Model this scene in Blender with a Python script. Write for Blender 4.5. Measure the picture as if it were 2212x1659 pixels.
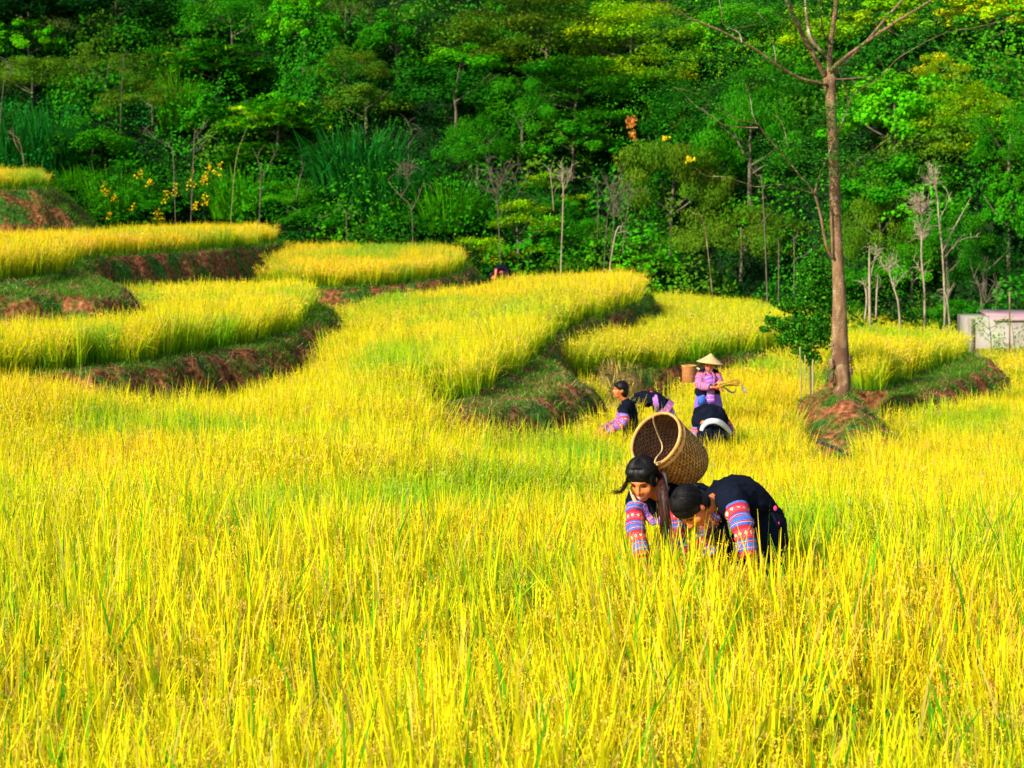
import bpy, math, random
import numpy as np
from mathutils import Vector, Matrix

for o in list(bpy.data.objects):
    bpy.data.objects.remove(o)
scene = bpy.context.scene
COL = scene.collection
rng = np.random.default_rng(7)
random.seed(7)

# ------------------------------------------------------------------ camera, sky, sun, exposure
ZC = 3.6                      # eye height over the lowest paddy
F = 2212 * 60 / 36.0          # focal length in units of the 2212-wide layout grid
HY = 500.0                    # eye-level row of that grid
cam_d = bpy.data.cameras.new('camera'); cam = bpy.data.objects.new('camera', cam_d); COL.objects.link(cam)
cam.location = (0, 0, ZC); cam.rotation_euler = (math.radians(90), 0, 0)
cam_d.lens = 60; cam_d.sensor_width = 36; cam_d.shift_y = -(829.5 - HY) / 2212.0
cam_d.clip_end = 2000; cam_d.clip_start = 0.05
cam_d.dof.use_dof = True; cam_d.dof.focus_distance = 11.0; cam_d.dof.aperture_fstop = 5.0
scene.camera = cam
SUN = Vector((-0.62, -0.58, 0.56)).normalized()
world = bpy.data.worlds.new('World'); scene.world = world; world.use_nodes = True
wn = world.node_tree
sky = wn.nodes.new('ShaderNodeTexSky'); sky.sky_type = 'NISHITA'; sky.sun_disc = False
sky.sun_elevation = math.asin(SUN.z); sky.sun_rotation = math.atan2(SUN.x, SUN.y)
wn.links.new(sky.outputs[0], wn.nodes['Background'].inputs[0])
wn.nodes['Background'].inputs[1].default_value = 0.11
sl = bpy.data.lights.new('sun', 'SUN'); so = bpy.data.objects.new('sun', sl); COL.objects.link(so)
sl.energy = 4.6; sl.angle = math.radians(0.6); sl.color = (1.0, 0.90, 0.74)
so.rotation_euler = (-SUN).to_track_quat('-Z', 'Y').to_euler(); so.location = (-30, -30, 60)
scene.view_settings.view_transform = 'Standard'; scene.view_settings.look = 'None'
scene.view_settings.exposure = 0.95; scene.view_settings.gamma = 1.0
scene.cycles.max_bounces = 6; scene.cycles.diffuse_bounces = 3; scene.cycles.transmission_bounces = 4
scene.cycles.transparent_max_bounces = 8

def W(vx, vy, d):
    """grid column, row and distance -> point in the place"""
    return np.array([(vx - 1106) * d / F, d, ZC - (vy - HY) * d / F])

# ------------------------------------------------------------------ tagging
def tag(o, label=None, cat=None, group=None, kind=None):
    if label: o['label'] = label
    if cat: o['category'] = cat
    if group: o['group'] = group
    if kind: o['kind'] = kind
    return o

def empty(name, loc):
    o = bpy.data.objects.new(name, None); COL.objects.link(o); o.location = Vector(loc)
    o.empty_display_size = 0.1
    return o

def link(name, me, mat=None, parent=None, loc=None):
    o = bpy.data.objects.new(name, me); COL.objects.link(o)
    if mat is not None and not me.materials:
        for m in (mat if isinstance(mat, (list, tuple)) else [mat]): me.materials.append(m)
    if parent is not None: o.parent = parent
    if loc is not None: o.location = Vector(loc)
    return o

# ------------------------------------------------------------------ numpy noise
def _hash(ix, iy, s):
    h = (ix * 374761393 + iy * 668265263 + s * 362437) & 0x7fffffff
    h = ((h ^ (h >> 13)) * 1274126177) & 0x7fffffff
    return ((h ^ (h >> 16)) & 0xffff) / 65535.0
def vnoise(x, y, s=0):
    x = np.asarray(x, float); y = np.asarray(y, float)
    ix = np.floor(x).astype(np.int64); iy = np.floor(y).astype(np.int64)
    fx = x - ix; fy = y - iy; fx = fx*fx*(3-2*fx); fy = fy*fy*(3-2*fy)
    a = _hash(ix, iy, s); b = _hash(ix+1, iy, s); c = _hash(ix, iy+1, s); d = _hash(ix+1, iy+1, s)
    return (a*(1-fx)+b*fx)*(1-fy) + (c*(1-fx)+d*fx)*fy
def fbm(x, y, s=0, o=3):
    r = 0; a = 0.5; t = 0
    for k in range(o):
        r = r + a*vnoise(np.asarray(x)*2**k, np.asarray(y)*2**k, s+k*17); t += a; a *= 0.5
    return r/t

# ------------------------------------------------------------------ mesh helpers
def mesh_np(name, V, Fq, col=None, smooth=False, uv=None, tri=False):
    V = np.asarray(V, np.float32); Fq = np.asarray(Fq, np.int32)
    k = Fq.shape[1]
    me = bpy.data.meshes.new(name)
    me.vertices.add(len(V)); me.vertices.foreach_set('co', V.ravel())
    me.loops.add(Fq.size); me.loops.foreach_set('vertex_index', Fq.ravel())
    me.polygons.add(len(Fq)); me.polygons.foreach_set('loop_start', np.arange(0, Fq.size, k, dtype=np.int32))
    if smooth: me.polygons.foreach_set('use_smooth', np.ones(len(Fq), bool))
    me.update(calc_edges=True)
    if col is not None:
        c = np.ones((len(V), 4), np.float32); c[:, :3] = col
        a = me.color_attributes.new('Col', 'FLOAT_COLOR', 'POINT'); a.data.foreach_set('color', c.ravel())
    if uv is not None:
        l = me.uv_layers.new(name='UVMap'); l.data.foreach_set('uv', np.asarray(uv, np.float32)[Fq.ravel()].ravel())
    return me

class MB:
    """collects pieces (verts, quads, colour, uv) into one mesh"""
    def __init__(s): s.V=[]; s.Fc=[]; s.C=[]; s.U=[]; s.n=0
    def add(s, V, Fq, C=None, U=None):
        V = np.asarray(V, float); s.V.append(V); s.Fc.append(np.asarray(Fq, int)+s.n); s.n += len(V)
        if C is None: C = (1, 1, 1)
        C = np.asarray(C, float)
        s.C.append(np.broadcast_to(C, (len(V), 3)) if C.ndim == 1 else C)
        s.U.append(np.zeros((len(V), 2)) if U is None else np.asarray(U, float))
    def mesh(s, name, smooth=False, off=None):
        V = np.concatenate(s.V)
        if off is not None: V = V - np.asarray(off)
        return mesh_np(name, V, np.concatenate(s.Fc), np.concatenate(s.C), smooth, np.concatenate(s.U))

def frames(P):
    P = np.asarray(P, float); T = np.gradient(P, axis=0); T /= np.linalg.norm(T, axis=1)[:, None] + 1e-12
    up = np.array([0, 0, 1.0]) if abs(T[0, 2]) < 0.9 else np.array([1.0, 0, 0])
    A = np.zeros_like(P); B = np.zeros_like(P)
    a = np.cross(T[0], up); a /= np.linalg.norm(a)
    for i in range(len(P)):
        a = a - T[i]*np.dot(a, T[i]); a /= np.linalg.norm(a) + 1e-12
        A[i] = a; B[i] = np.cross(T[i], a)
    return T, A, B

def tube(P, R, n=10, axis=None, Rb=None, cap=True, jit=0.0, resample=0):
    """tube round a path; R along 'axis' (or frame A), Rb across. returns verts, quads, uv(u round, v metres along)"""
    P = np.asarray(P, float); R = np.broadcast_to(np.asarray(R, float), (len(P),)).copy()
    Rb = R.copy() if Rb is None else np.broadcast_to(np.asarray(Rb, float), (len(P),)).copy()
    if resample:
        t = np.linspace(0, len(P)-1, resample)
        P = catmull(P, t); i = np.arange(len(R)); R = np.interp(t, i, R); Rb = np.interp(t, i, Rb)
    T, A, B = frames(P)
    if axis is not None:
        ax = np.asarray(axis, float)
        A = ax - T*(T@ax)[:, None]; A /= np.linalg.norm(A, axis=1)[:, None]+1e-9; B = np.cross(T, A)
    if cap:
        e0 = P[0]-T[0]*min(R[0], Rb[0])*0.55; e1 = P[-1]+T[-1]*min(R[-1], Rb[-1])*0.55
        P = np.vstack([e0, P, e1]); A = np.vstack([A[0], A, A[-1]]); B = np.vstack([B[0], B, B[-1]])
        R = np.r_[R[0]*0.45, R, R[-1]*0.45]; Rb = np.r_[Rb[0]*0.45, Rb, Rb[-1]*0.45]
    m = len(P); th = np.linspace(0, 2*math.pi, n, endpoint=False)
    jr = 1 + (rng.random((m, n))-0.5)*jit
    V = P[:, None, :] + (A[:, None, :]*np.cos(th)[None, :, None]*R[:, None, None] + B[:, None, :]*np.sin(th)[None, :, None]*Rb[:, None, None])*jr[:, :, None]
    s = np.r_[0, np.cumsum(np.linalg.norm(np.diff(P, axis=0), axis=1))]
    U = np.stack(np.broadcast_arrays(np.abs(np.linspace(-1, 1, n))[None, :], s[:, None]), -1).reshape(-1, 2)
    V = V.reshape(-1, 3); Fc = []
    i = np.arange(m-1)[:, None]*n; j = np.arange(n)[None, :]; k = (j+1) % n
    Fc = np.stack([i+j, i+k, i+n+k, i+n+j], -1).reshape(-1, 4)
    if cap:
        c0 = len(V); V = np.vstack([V, P[0], P[-1]]); U = np.vstack([U, [0, 0], [0, s[-1]]])
        q = []
        for a in range(0, n, 2):
            q.append([c0, (a+2) % n, (a+1) % n, a]); b = (m-1)*n
            q.append([c0+1, b+a, b+(a+1) % n, b+(a+2) % n])
        Fc = np.vstack([Fc, q])
    return V, Fc, U

def catmull(P, t):
    P = np.asarray(P, float); n = len(P); Q = np.vstack([2*P[0]-P[1], P, 2*P[-1]-P[-2]])
    i = np.clip(np.floor(t).astype(int), 0, n-2); f = (t-i)[:, None]
    p0, p1, p2, p3 = Q[i], Q[i+1], Q[i+2], Q[i+3]
    return 0.5*((2*p1)+(-p0+p2)*f+(2*p0-5*p1+4*p2-p3)*f*f+(-p0+3*p1-3*p2+p3)*f**3)

def ellipsoid(c, r, M=None, n=16, m=10):
    th = np.linspace(0, 2*math.pi, n, endpoint=False); ph = np.linspace(0, math.pi, m+2)[1:-1]
    V = np.stack([np.outer(np.sin(ph), np.cos(th)), np.outer(np.sin(ph), np.sin(th)), np.outer(np.cos(ph), np.ones(n))], -1).reshape(-1, 3)
    V = np.vstack([V, [0, 0, 1], [0, 0, -1]])*np.asarray(r, float) + np.asarray(c, float)
    i = np.arange(m-1)[:, None]*n; j = np.arange(n)[None, :]; k = (j+1) % n
    Fc = np.stack([i+j, i+n+j, i+n+k, i+k], -1).reshape(-1, 4); q = []
    for a in range(0, n, 2):
        q.append([m*n, a, (a+1) % n, (a+2) % n]); b = (m-1)*n
        q.append([m*n+1, b+(a+2) % n, b+(a+1) % n, b+a])
    Fc = np.vstack([Fc, q])
    if M is not None: V = xf(M, V)
    return V, Fc

def xf(M, V):
    A = np.array(M); V = np.asarray(V, float); return V@A[:3, :3].T + A[:3, 3]

def box(c, s, R=None):
    V = np.array([[x, y, z] for x in (-.5, .5) for y in (-.5, .5) for z in (-.5, .5)])*np.asarray(s, float)
    if R is not None: V = V@np.asarray(R).T
    return V+np.asarray(c, float), np.array([[0,1,3,2],[4,6,7,5],[0,4,5,1],[2,3,7,6],[0,2,6,4],[1,5,7,3]])

def blades(P, az, lean, bend, L, Wd, seg, cb, ct, twist=0.6, tip=0.55, rg=None):
    """N ribbon leaves. arrays of length N (P: N,3); colours at base and tip"""
    rg = rg or rng
    N = len(P); az = np.broadcast_to(az, N); lean = np.broadcast_to(lean, N); bend = np.broadcast_to(bend, N)
    L = np.broadcast_to(L, N); Wd = np.broadcast_to(Wd, N)
    d = np.stack([np.cos(az), np.sin(az), np.zeros(N)], 1); tw = az+math.pi/2+(rg.random(N)-.5)*2*twist
    s = np.stack([np.cos(tw), np.sin(tw), np.zeros(N)], 1)
    C = [np.asarray(P, float)]
    for k in range(seg):
        t = (k+.7)/seg; th = lean+bend*t**2
        C.append(C[-1]+(d*np.sin(th)[:, None]+np.array([0, 0, 1.])*np.cos(th)[:, None])*(L/seg)[:, None])
    V = []; Cc = []
    cb = np.broadcast_to(cb, (N, 3)); ct = np.broadcast_to(ct, (N, 3))
    for k in range(seg+1):
        t = k/seg; w = Wd*min(1, (1-t)**tip*1.15)*(0.5+0.5*min(1, t*4))*0.5
        if k == seg: w = Wd*0.04
        V += [C[k]-s*w[:, None], C[k]+s*w[:, None]]; c = cb*(1-t)+ct*t; Cc += [c, c]
    V = np.stack(V, 1).reshape(-1, 3); Cc = np.stack(Cc, 1).reshape(-1, 3)
    b = np.arange(N)[:, None, None]*(2*seg+2); k = np.arange(seg)[None, :, None]*2
    Fc = (b+k+np.array([0, 1, 3, 2])[None, None, :]).reshape(-1, 4)
    return V, Fc, Cc

def leaves(Cn, D, Nn, L, Wd, col):
    """flat pointed leaves: centre, direction, normal"""
    Cn = np.asarray(Cn, float); N = len(Cn)
    D = D/(np.linalg.norm(D, axis=1)[:, None]+1e-9)
    S = np.cross(D, Nn); S /= np.linalg.norm(S, axis=1)[:, None]+1e-9
    L = np.broadcast_to(L, N)[:, None]; Wd = np.broadcast_to(Wd, N)[:, None]
    V = np.stack([Cn-D*L*.5, Cn+S*Wd*.5-D*L*.05, Cn+D*L*.5, Cn-S*Wd*.5-D*L*.05], 1).reshape(-1, 3)
    return V, np.arange(4*N).reshape(-1, 4), np.repeat(np.broadcast_to(col, (N, 3)), 4, axis=0)

def rdir(n):
    v = rng.normal(size=(n, 3)); return v/np.linalg.norm(v, axis=1)[:, None]

# ------------------------------------------------------------------ materials
def newmat(name):
    m = bpy.data.materials.new(name); m.use_nodes = True; nt = m.node_tree
    for n in list(nt.nodes): nt.nodes.remove(n)
    out = nt.nodes.new('ShaderNodeOutputMaterial'); return m, nt, out
def N(nt, t, **kw):
    n = nt.nodes.new(t)
    for k, v in kw.items():
        if k.startswith('i_'): n.inputs[k[2:].replace('_', ' ')].default_value = v
        elif k[0] == 'x' and k[1:].isdigit(): n.inputs[int(k[1:])].default_value = v
        else: setattr(n, k, v)
    return n
def ramp(nt, fac, stops, interp='LINEAR'):
    r = nt.nodes.new('ShaderNodeValToRGB'); r.color_ramp.interpolation = interp
    while len(r.color_ramp.elements) < len(stops): r.color_ramp.elements.new(0.5)
    for e, (p, c) in zip(r.color_ramp.elements, stops): e.position = p; e.color = (*c, 1)
    nt.links.new(fac, r.inputs[0]); return r.outputs[0]
def mth(nt, op, a, b=None, c=None):
    n = nt.nodes.new('ShaderNodeMath'); n.operation = op
    for i, v in enumerate((a, b, c)):
        if v is None: continue
        if isinstance(v, (int, float)): n.inputs[i].default_value = v
        else: nt.links.new(v, n.inputs[i])
    return n.outputs[0]
def mixc(nt, fac, a, b, mode='MIX'):
    n = nt.nodes.new('ShaderNodeMix'); n.data_type = 'RGBA'; n.blend_type = mode
    for idx, v in ((0, fac), (6, a), (7, b)):
        if isinstance(v, (int, float)): n.inputs[idx].default_value = v
        elif isinstance(v, tuple): n.inputs[idx].default_value = (*v, 1)
        else: nt.links.new(v, n.inputs[idx])
    return n.outputs[2]

def leaf_mat(name, trans=0.35, objcol=True, instancer=False, gain=1.0):
    m, nt, out = newmat(name)
    c = N(nt, 'ShaderNodeAttribute', attribute_name='Col').outputs['Color']
    if objcol: c = mixc(nt, 1.0, c, N(nt, 'ShaderNodeObjectInfo').outputs['Color'], 'MULTIPLY')
    if instancer:
        t = N(nt, 'ShaderNodeAttribute', attribute_name='tint', attribute_type='INSTANCER').outputs['Fac']
        c = mixc(nt, t, c, mixc(nt, 1.0, c, (0.34, 0.78, 0.9), 'MULTIPLY'))
        t2 = N(nt, 'ShaderNodeAttribute', attribute_name='gold', attribute_type='INSTANCER').outputs['Fac']
        c = mixc(nt, t2, c, mixc(nt, 1.0, c, (1.12, 0.80, 1.0), 'MULTIPLY'))
    d = N(nt, 'ShaderNodeBsdfDiffuse'); tr = N(nt, 'ShaderNodeBsdfTranslucent'); mx = N(nt, 'ShaderNodeMixShader', x0=trans)
    nt.links.new(c, d.inputs[0]); nt.links.new(c, tr.inputs[0]); nt.links.new(d.outputs[0], mx.inputs[1]); nt.links.new(tr.outputs[0], mx.inputs[2])
    nt.links.new(mx.outputs[0], out.inputs[0]); return m

def surf_mat(name, stops, scale=4.0, rough=0.9, bump=0.3, bscale=None, detail=6, spec=0.2, stretch=None, sheen=0):
    m, nt, out = newmat(name); tc = N(nt, 'ShaderNodeTexCoord'); co = tc.outputs['Object']
    if stretch:
        mp = N(nt, 'ShaderNodeMapping'); mp.inputs['Scale'].default_value = stretch; nt.links.new(co, mp.inputs[0]); co = mp.outputs[0]
    n = N(nt, 'ShaderNodeTexNoise'); n.inputs['Scale'].default_value = scale; n.inputs['Detail'].default_value = detail; nt.links.new(co, n.inputs[0])
    b = N(nt, 'ShaderNodeBsdfPrincipled'); nt.links.new(ramp(nt, n.outputs[0], stops), b.inputs['Base Color'])
    b.inputs['Roughness'].default_value = rough; b.inputs['Specular IOR Level'].default_value = spec
    if sheen: b.inputs['Sheen Weight'].default_value = sheen
    if bump:
        n2 = N(nt, 'ShaderNodeTexNoise'); n2.inputs['Scale'].default_value = bscale or scale*4; n2.inputs['Detail'].default_value = 5; nt.links.new(co, n2.inputs[0])
        bp = N(nt, 'ShaderNodeBump'); bp.inputs['Strength'].default_value = bump; bp.inputs['Distance'].default_value = 0.02
        nt.links.new(n2.outputs[0], bp.inputs['Height']); nt.links.new(bp.outputs[0], b.inputs['Normal'])
    nt.links.new(b.outputs[0], out.inputs[0]); return m

M_leaf = leaf_mat('leaf')
M_rice = leaf_mat('rice_leaf', trans=0.5, objcol=False, instancer=True)
M_weed = leaf_mat('weed_leaf', trans=0.3, objcol=False)
M_bark = surf_mat('bark', [(0.3, (.05, .03, .015)), (0.5, (.14, .085, .045)), (0.62, (.25, .19, .12)), (0.72, (.42, .37, .28))], 5, bump=0.9, bscale=18, stretch=(1, 1, .35))
M_trunk = surf_mat('forest_bark', [(0.3, (.06, .045, .03)), (0.6, (.16, .13, .09))], 5, bump=0.6)
M_dead = surf_mat('pale_dead_wood', [(0.3, (.15, .115, .07)), (0.65, (.36, .29, .20))], 6, bump=0.5, stretch=(1, 1, .3))
M_greydead = surf_mat('grey_dead_wood', [(0.3, (.055, .045, .03)), (0.65, (.15, .125, .085))], 6, bump=0.5)
M_bamboo = surf_mat('bamboo', [(0.3, (.20, .17, .055)), (0.65, (.34, .29, .11))], 6, bump=0.2, rough=.6)

# ------------------------------------------------------------------ terraces: lips (grid column, row, distance), fitted planes
# 'back' points are rice-top rows, so the crop's height is taken off
RH = 0.75
TER = {
 'main':  dict(lip=[(965,905,23.0),(1000,893,23.7),(1062,848,25.5),(1130,802,28.2),(1180,760,31.5),(1192,722,34.5),(1225,698,37),(1290,676,40),(1350,658,42.5),(1392,640,45)],
               back=[(1392,592,50),(1320,588,54),(1200,586,57),(1075,588,57)], rest=[(980,50),(900,47),(850,40),(880,30),(925,25)], k=2.0, m=.18),
 'left':  dict(lip=[(-420,830,22.5),(-150,822,23),(0,812,23.8),(170,798,25),(300,786,26),(440,766,27.8),(560,750,29.5),(640,728,32.5),(686,696,37),(700,664,42)],
               back=[(690,600,46),(600,594,48),(450,597,47.5),(300,597,46)], extra=[(60,686,28.5),(-150,690,27.5),(200,680,31)], rest=[(100,38),(-420,34)], k=1.35, m=.42),
 'second':dict(lip=[(-420,614,28.5),(-150,612,29),(0,606,30),(74,608,30.5),(123,598,31.8),(158,576,35),(172,572,41),(205,573,46),(335,563,48.5),(446,550,51),(558,531,56),(600,519,60)],
               back=[(600,482,63),(500,474,66),(400,478,66),(260,488,64)], rest=[(120,62),(-420,60)], k=2.4, m=.3),
 'centre':dict(lip=[(560,606,50),(640,622,49),(731,628,49),(830,627,50),(929,616,52),(992,594,55),(1014,568,59)],
               back=[(1012,524,62),(940,516,64),(800,518,64),(660,524,64)], rest=[(570,64)], k=1.3, m=.3),
 'top':   dict(lip=[(-420,414,53),(0,414,54),(70,410,55),(110,402,58)], back=[(112,368,63),(60,368,66),(0,370,66)], rest=[(-420,66)], k=0.95, m=.3),
 'behind':dict(lip=[(1385,806,34.4),(1440,797,35.4),(1480,789,36.3),(1554,775,38.2),(1643,761,40.5),(1697,754,41.5),(1786,729,46)],
               back=[(1800,668,48.5),(1690,650,52.5),(1560,634,57),(1400,624,61)], rest=[(1250,60),(1100,56),(1100,40),(1150,34),(1195,32.6),(1300,33.4)], k=1.5, m=.2),
 'right': dict(lip=[(1835,850,30.5),(1870,852,30.5),(1911,848,30.8),(1985,815,34.2),(2055,788,37.6),(2088,764,41.5)],
               back=[(2092,716,46),(2030,702,44.5),(1970,696,43),(1830,688,43)], rest=[(1800,40),(1800,33)], k=2.5, m=.22),
 'bund':  dict(lip=[(985,903,22.6),(1040,895,22.9),(1095,880,23.5),(1160,862,24.6),(1212,838,26),(1222,812,27.8),(1196,786,29.8)],
               back=[], rest=[(1165,30.2),(1130,28.2),(1062,25.5),(1000,23.7),(965,23)], k=1.2, m=9),
 'verge': dict(lip=[(1925,862,30.0),(1950,857,30.2),(2000,840,31.6),(2072,816,34.2),(2128,796,36.8),(2122,772,40.2)],
               back=[], rest=[(2088,41.5),(2055,37.6),(1985,34.2),(1925,31.2)], k=1.25, m=9),
 'nose':  dict(lip=[(0,634,28.8),(120,636,29.2),(215,652,29.4),(258,640,30.3),(262,626,31.6),(222,600,33.2),(172,582,35.5)],
               back=[], rest=[(158,35),(123,31.8),(74,30.5),(0,30)], k=1.5, m=9),
}
def fitplane(P):
    A = np.c_[np.ones(len(P)), P[:, 0], P[:, 1]]; return np.linalg.lstsq(A, P[:, 2], rcond=None)[0]
for nm, t in TER.items():
    L = np.array([W(*p) for p in t['lip']]); Bk = np.array([W(*p) for p in t['back']]).reshape(-1, 3); Bk[:, 2] -= RH
    Ex = np.array([W(*p) for p in t.get('extra', [])]).reshape(-1, 3)-[0, 0, RH]
    t['pl'] = fitplane(np.vstack([L, Bk, Ex]))
    R = np.array([[(a-1106)*d/F, d] for a, d in t['rest']]).reshape(-1, 2)
    t['poly'] = np.vstack([L[:, :2], Bk[:, :2], R])

def sdist(poly, x, y):
    """signed distance to a polygon, negative inside"""
    d = np.full(x.shape, 1e9); ins = np.zeros(x.shape, bool); n = len(poly)
    for i in range(n):
        ax, ay = poly[i]; bx, by = poly[(i+1) % n]
        ex, ey = bx-ax, by-ay; t = np.clip(((x-ax)*ex+(y-ay)*ey)/(ex*ex+ey*ey), 0, 1)
        d = np.minimum(d, np.hypot(x-ax-t*ex, y-ay-t*ey))
        c = ((ay > y) != (by > y)) & (x < (bx-ax)*(y-ay)/(by-ay+1e-12)+ax); ins ^= c
    return np.where(ins, -d, d)

# gently sloping lowest paddy: control points (x, y, z)
_bc = [(-30, 3, 1.), (0, 3, 1.), (30, 3, 1.), (-30, 9, 1.), (-6, 9, 1.), (0, 10, 1.), (6, 9, 1.), (30, 9, 1.), (-3, 11.5, .98), (2.5, 11.3, .95), (5, 11.5, .8)]
for vx, vy, d in [(-300, 815, 20.5), (0, 806, 21.3), (90, 812, 21.7), (190, 858, 22.7), (290, 878, 23.8), (400, 880, 24.8), (500, 860, 25.5), (600, 822, 28.5), (760, 740, 36), (330, 930, 18)]:
    p = W(vx, vy, d); _bc.append((p[0], p[1], p[2]-RH))
for vx, d, z in [(850, 18, .95), (950, 16.5, .85), (1050, 45, 1.2), (780, 45, .75), (700, 17, .85), (1010, 21.5, .42), (1150, 23, .1), (1300, 21, 0), (1300, 28, -.02),
                 (1500, 20, .05), (1500, 27, 0), (1500, 35, 0), (1800, 21, .0), (1800, 28, 0), (2200, 20, .05), (2200, 30, 0), (2300, 42, -.05), (2600, 36, 0), (1150, 35, 0), (1300, 34, 0), (2000, 17, .3), (1600, 16, .38), (1300, 16, .45), (2500, 50, -.1)]:
    _bc.append(((vx-1106)*d/F, d, z))
_mp = TER['main']['pl']
for vx, d, z in [(1040, 20, .32), (1150, 20, .22), (1100, 21.8, .25), (1230, 21.5, .05), (1060, 18, .45), (1010, 22, .4), (1950, 25, -.22), (2100, 27, -.22), (2000, 22, -.1), (2180, 31, -.25), (1900, 28, -.15), (2250, 35, -.2)]: _bc.append(((vx-1106)*d/F, d, z))
for vx, d in [(925, 22), (900, 25), (870, 28), (850, 33), (860, 38), (900, 44), (960, 50), (960, 30), (940, 26)]:
    x_ = (vx-1106)*d/F; _bc.append((x_, d, _mp[0]+_mp[1]*x_+_mp[2]*d))
_bc = np.array(_bc)
def base_z(x, y):
    num = 0; den = 0
    for cx, cy, cz in _bc:
        w = 1/((((x-cx)*1.3)**2+(y-cy)**2)+.6)**1.7; num = num+w*cz; den = den+w
    return num/den
TX, TY = (1818-1106)*28.9/F, 28.9      # foot of the tall tree on its hump
def hump(x, y):
    dy = (y-TY); wy = np.where(dy < 0, 2.6, 1.5); wx = 0.62+0.16*np.clip(-dy, 0, 3)
    r = np.sqrt(((x-TX+.05*dy)/wx)**2+(dy/wy)**2); r2 = np.sqrt(((x-TX+.75)/.75)**2+((y-29.6)/1.1)**2)
    return 0.86*np.clip(1.25-r, 0, 1)**.8 + 0.35*np.clip(1.2-r2, 0, 1)*(r > .3)
def hill_z(x, y):
    y0 = np.interp(x, [-40, -12, -4, 4, 10, 16, 40], [66, 67, 64, 63, 58, 49, 47])
    g = np.interp(x, [-40, -5, 8, 40], [.62, .62, .55, .5])
    b = np.interp(x, [-40, -10, 0, 10, 40], [2.9, 2.6, 1.6, .4, -.1])
    return np.where(y > y0, b+(y-y0)*g*np.clip((y-y0)/6, .35, 1)+(fbm(x/7, y/7, 5)-.5)*1.6*np.clip((y-y0)/5, 0, 1), -9)
def terrain(x, y, full=False):
    x = np.asarray(x, float); y = np.asarray(y, float)
    nz = (fbm(x*2.2, y*2.2, 3)-.5)
    z = base_z(x, y)+(fbm(x/2.5, y/2.5, 9)-.5)*.12
    b0 = z.copy(); z = z+hump(x, y)*(1+nz*.35); on = np.zeros(x.shape, bool); sdm = np.full(x.shape, 1e9); who = np.full(x.shape, -1)
    for i, (nm, t) in enumerate(TER.items()):
        sd = sdist(t['poly'], x, y)+nz*.30
        p = t['pl'][0]+t['pl'][1]*x+t['pl'][2]*y
        k = t['k']; h = p-np.where(sd > 0, k*(np.sqrt(sd*sd+.02)-.14), 0)-nz*.22*(sd > -.1)*np.clip(sd+.1, 0, .5)*2
        who = np.where((sd < 0) & (h > z-.3), i, who); up = h > z; on |= up & (sd >= -t['m']); z = np.where(up, h, z); sdm = np.where(sd < 0, np.minimum(sdm, sd), sdm)
    hz = hill_z(x, y); hl = hz > z; z = np.maximum(z, hz)
    if full: return z, b0, on, who, hl
    return z
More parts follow.
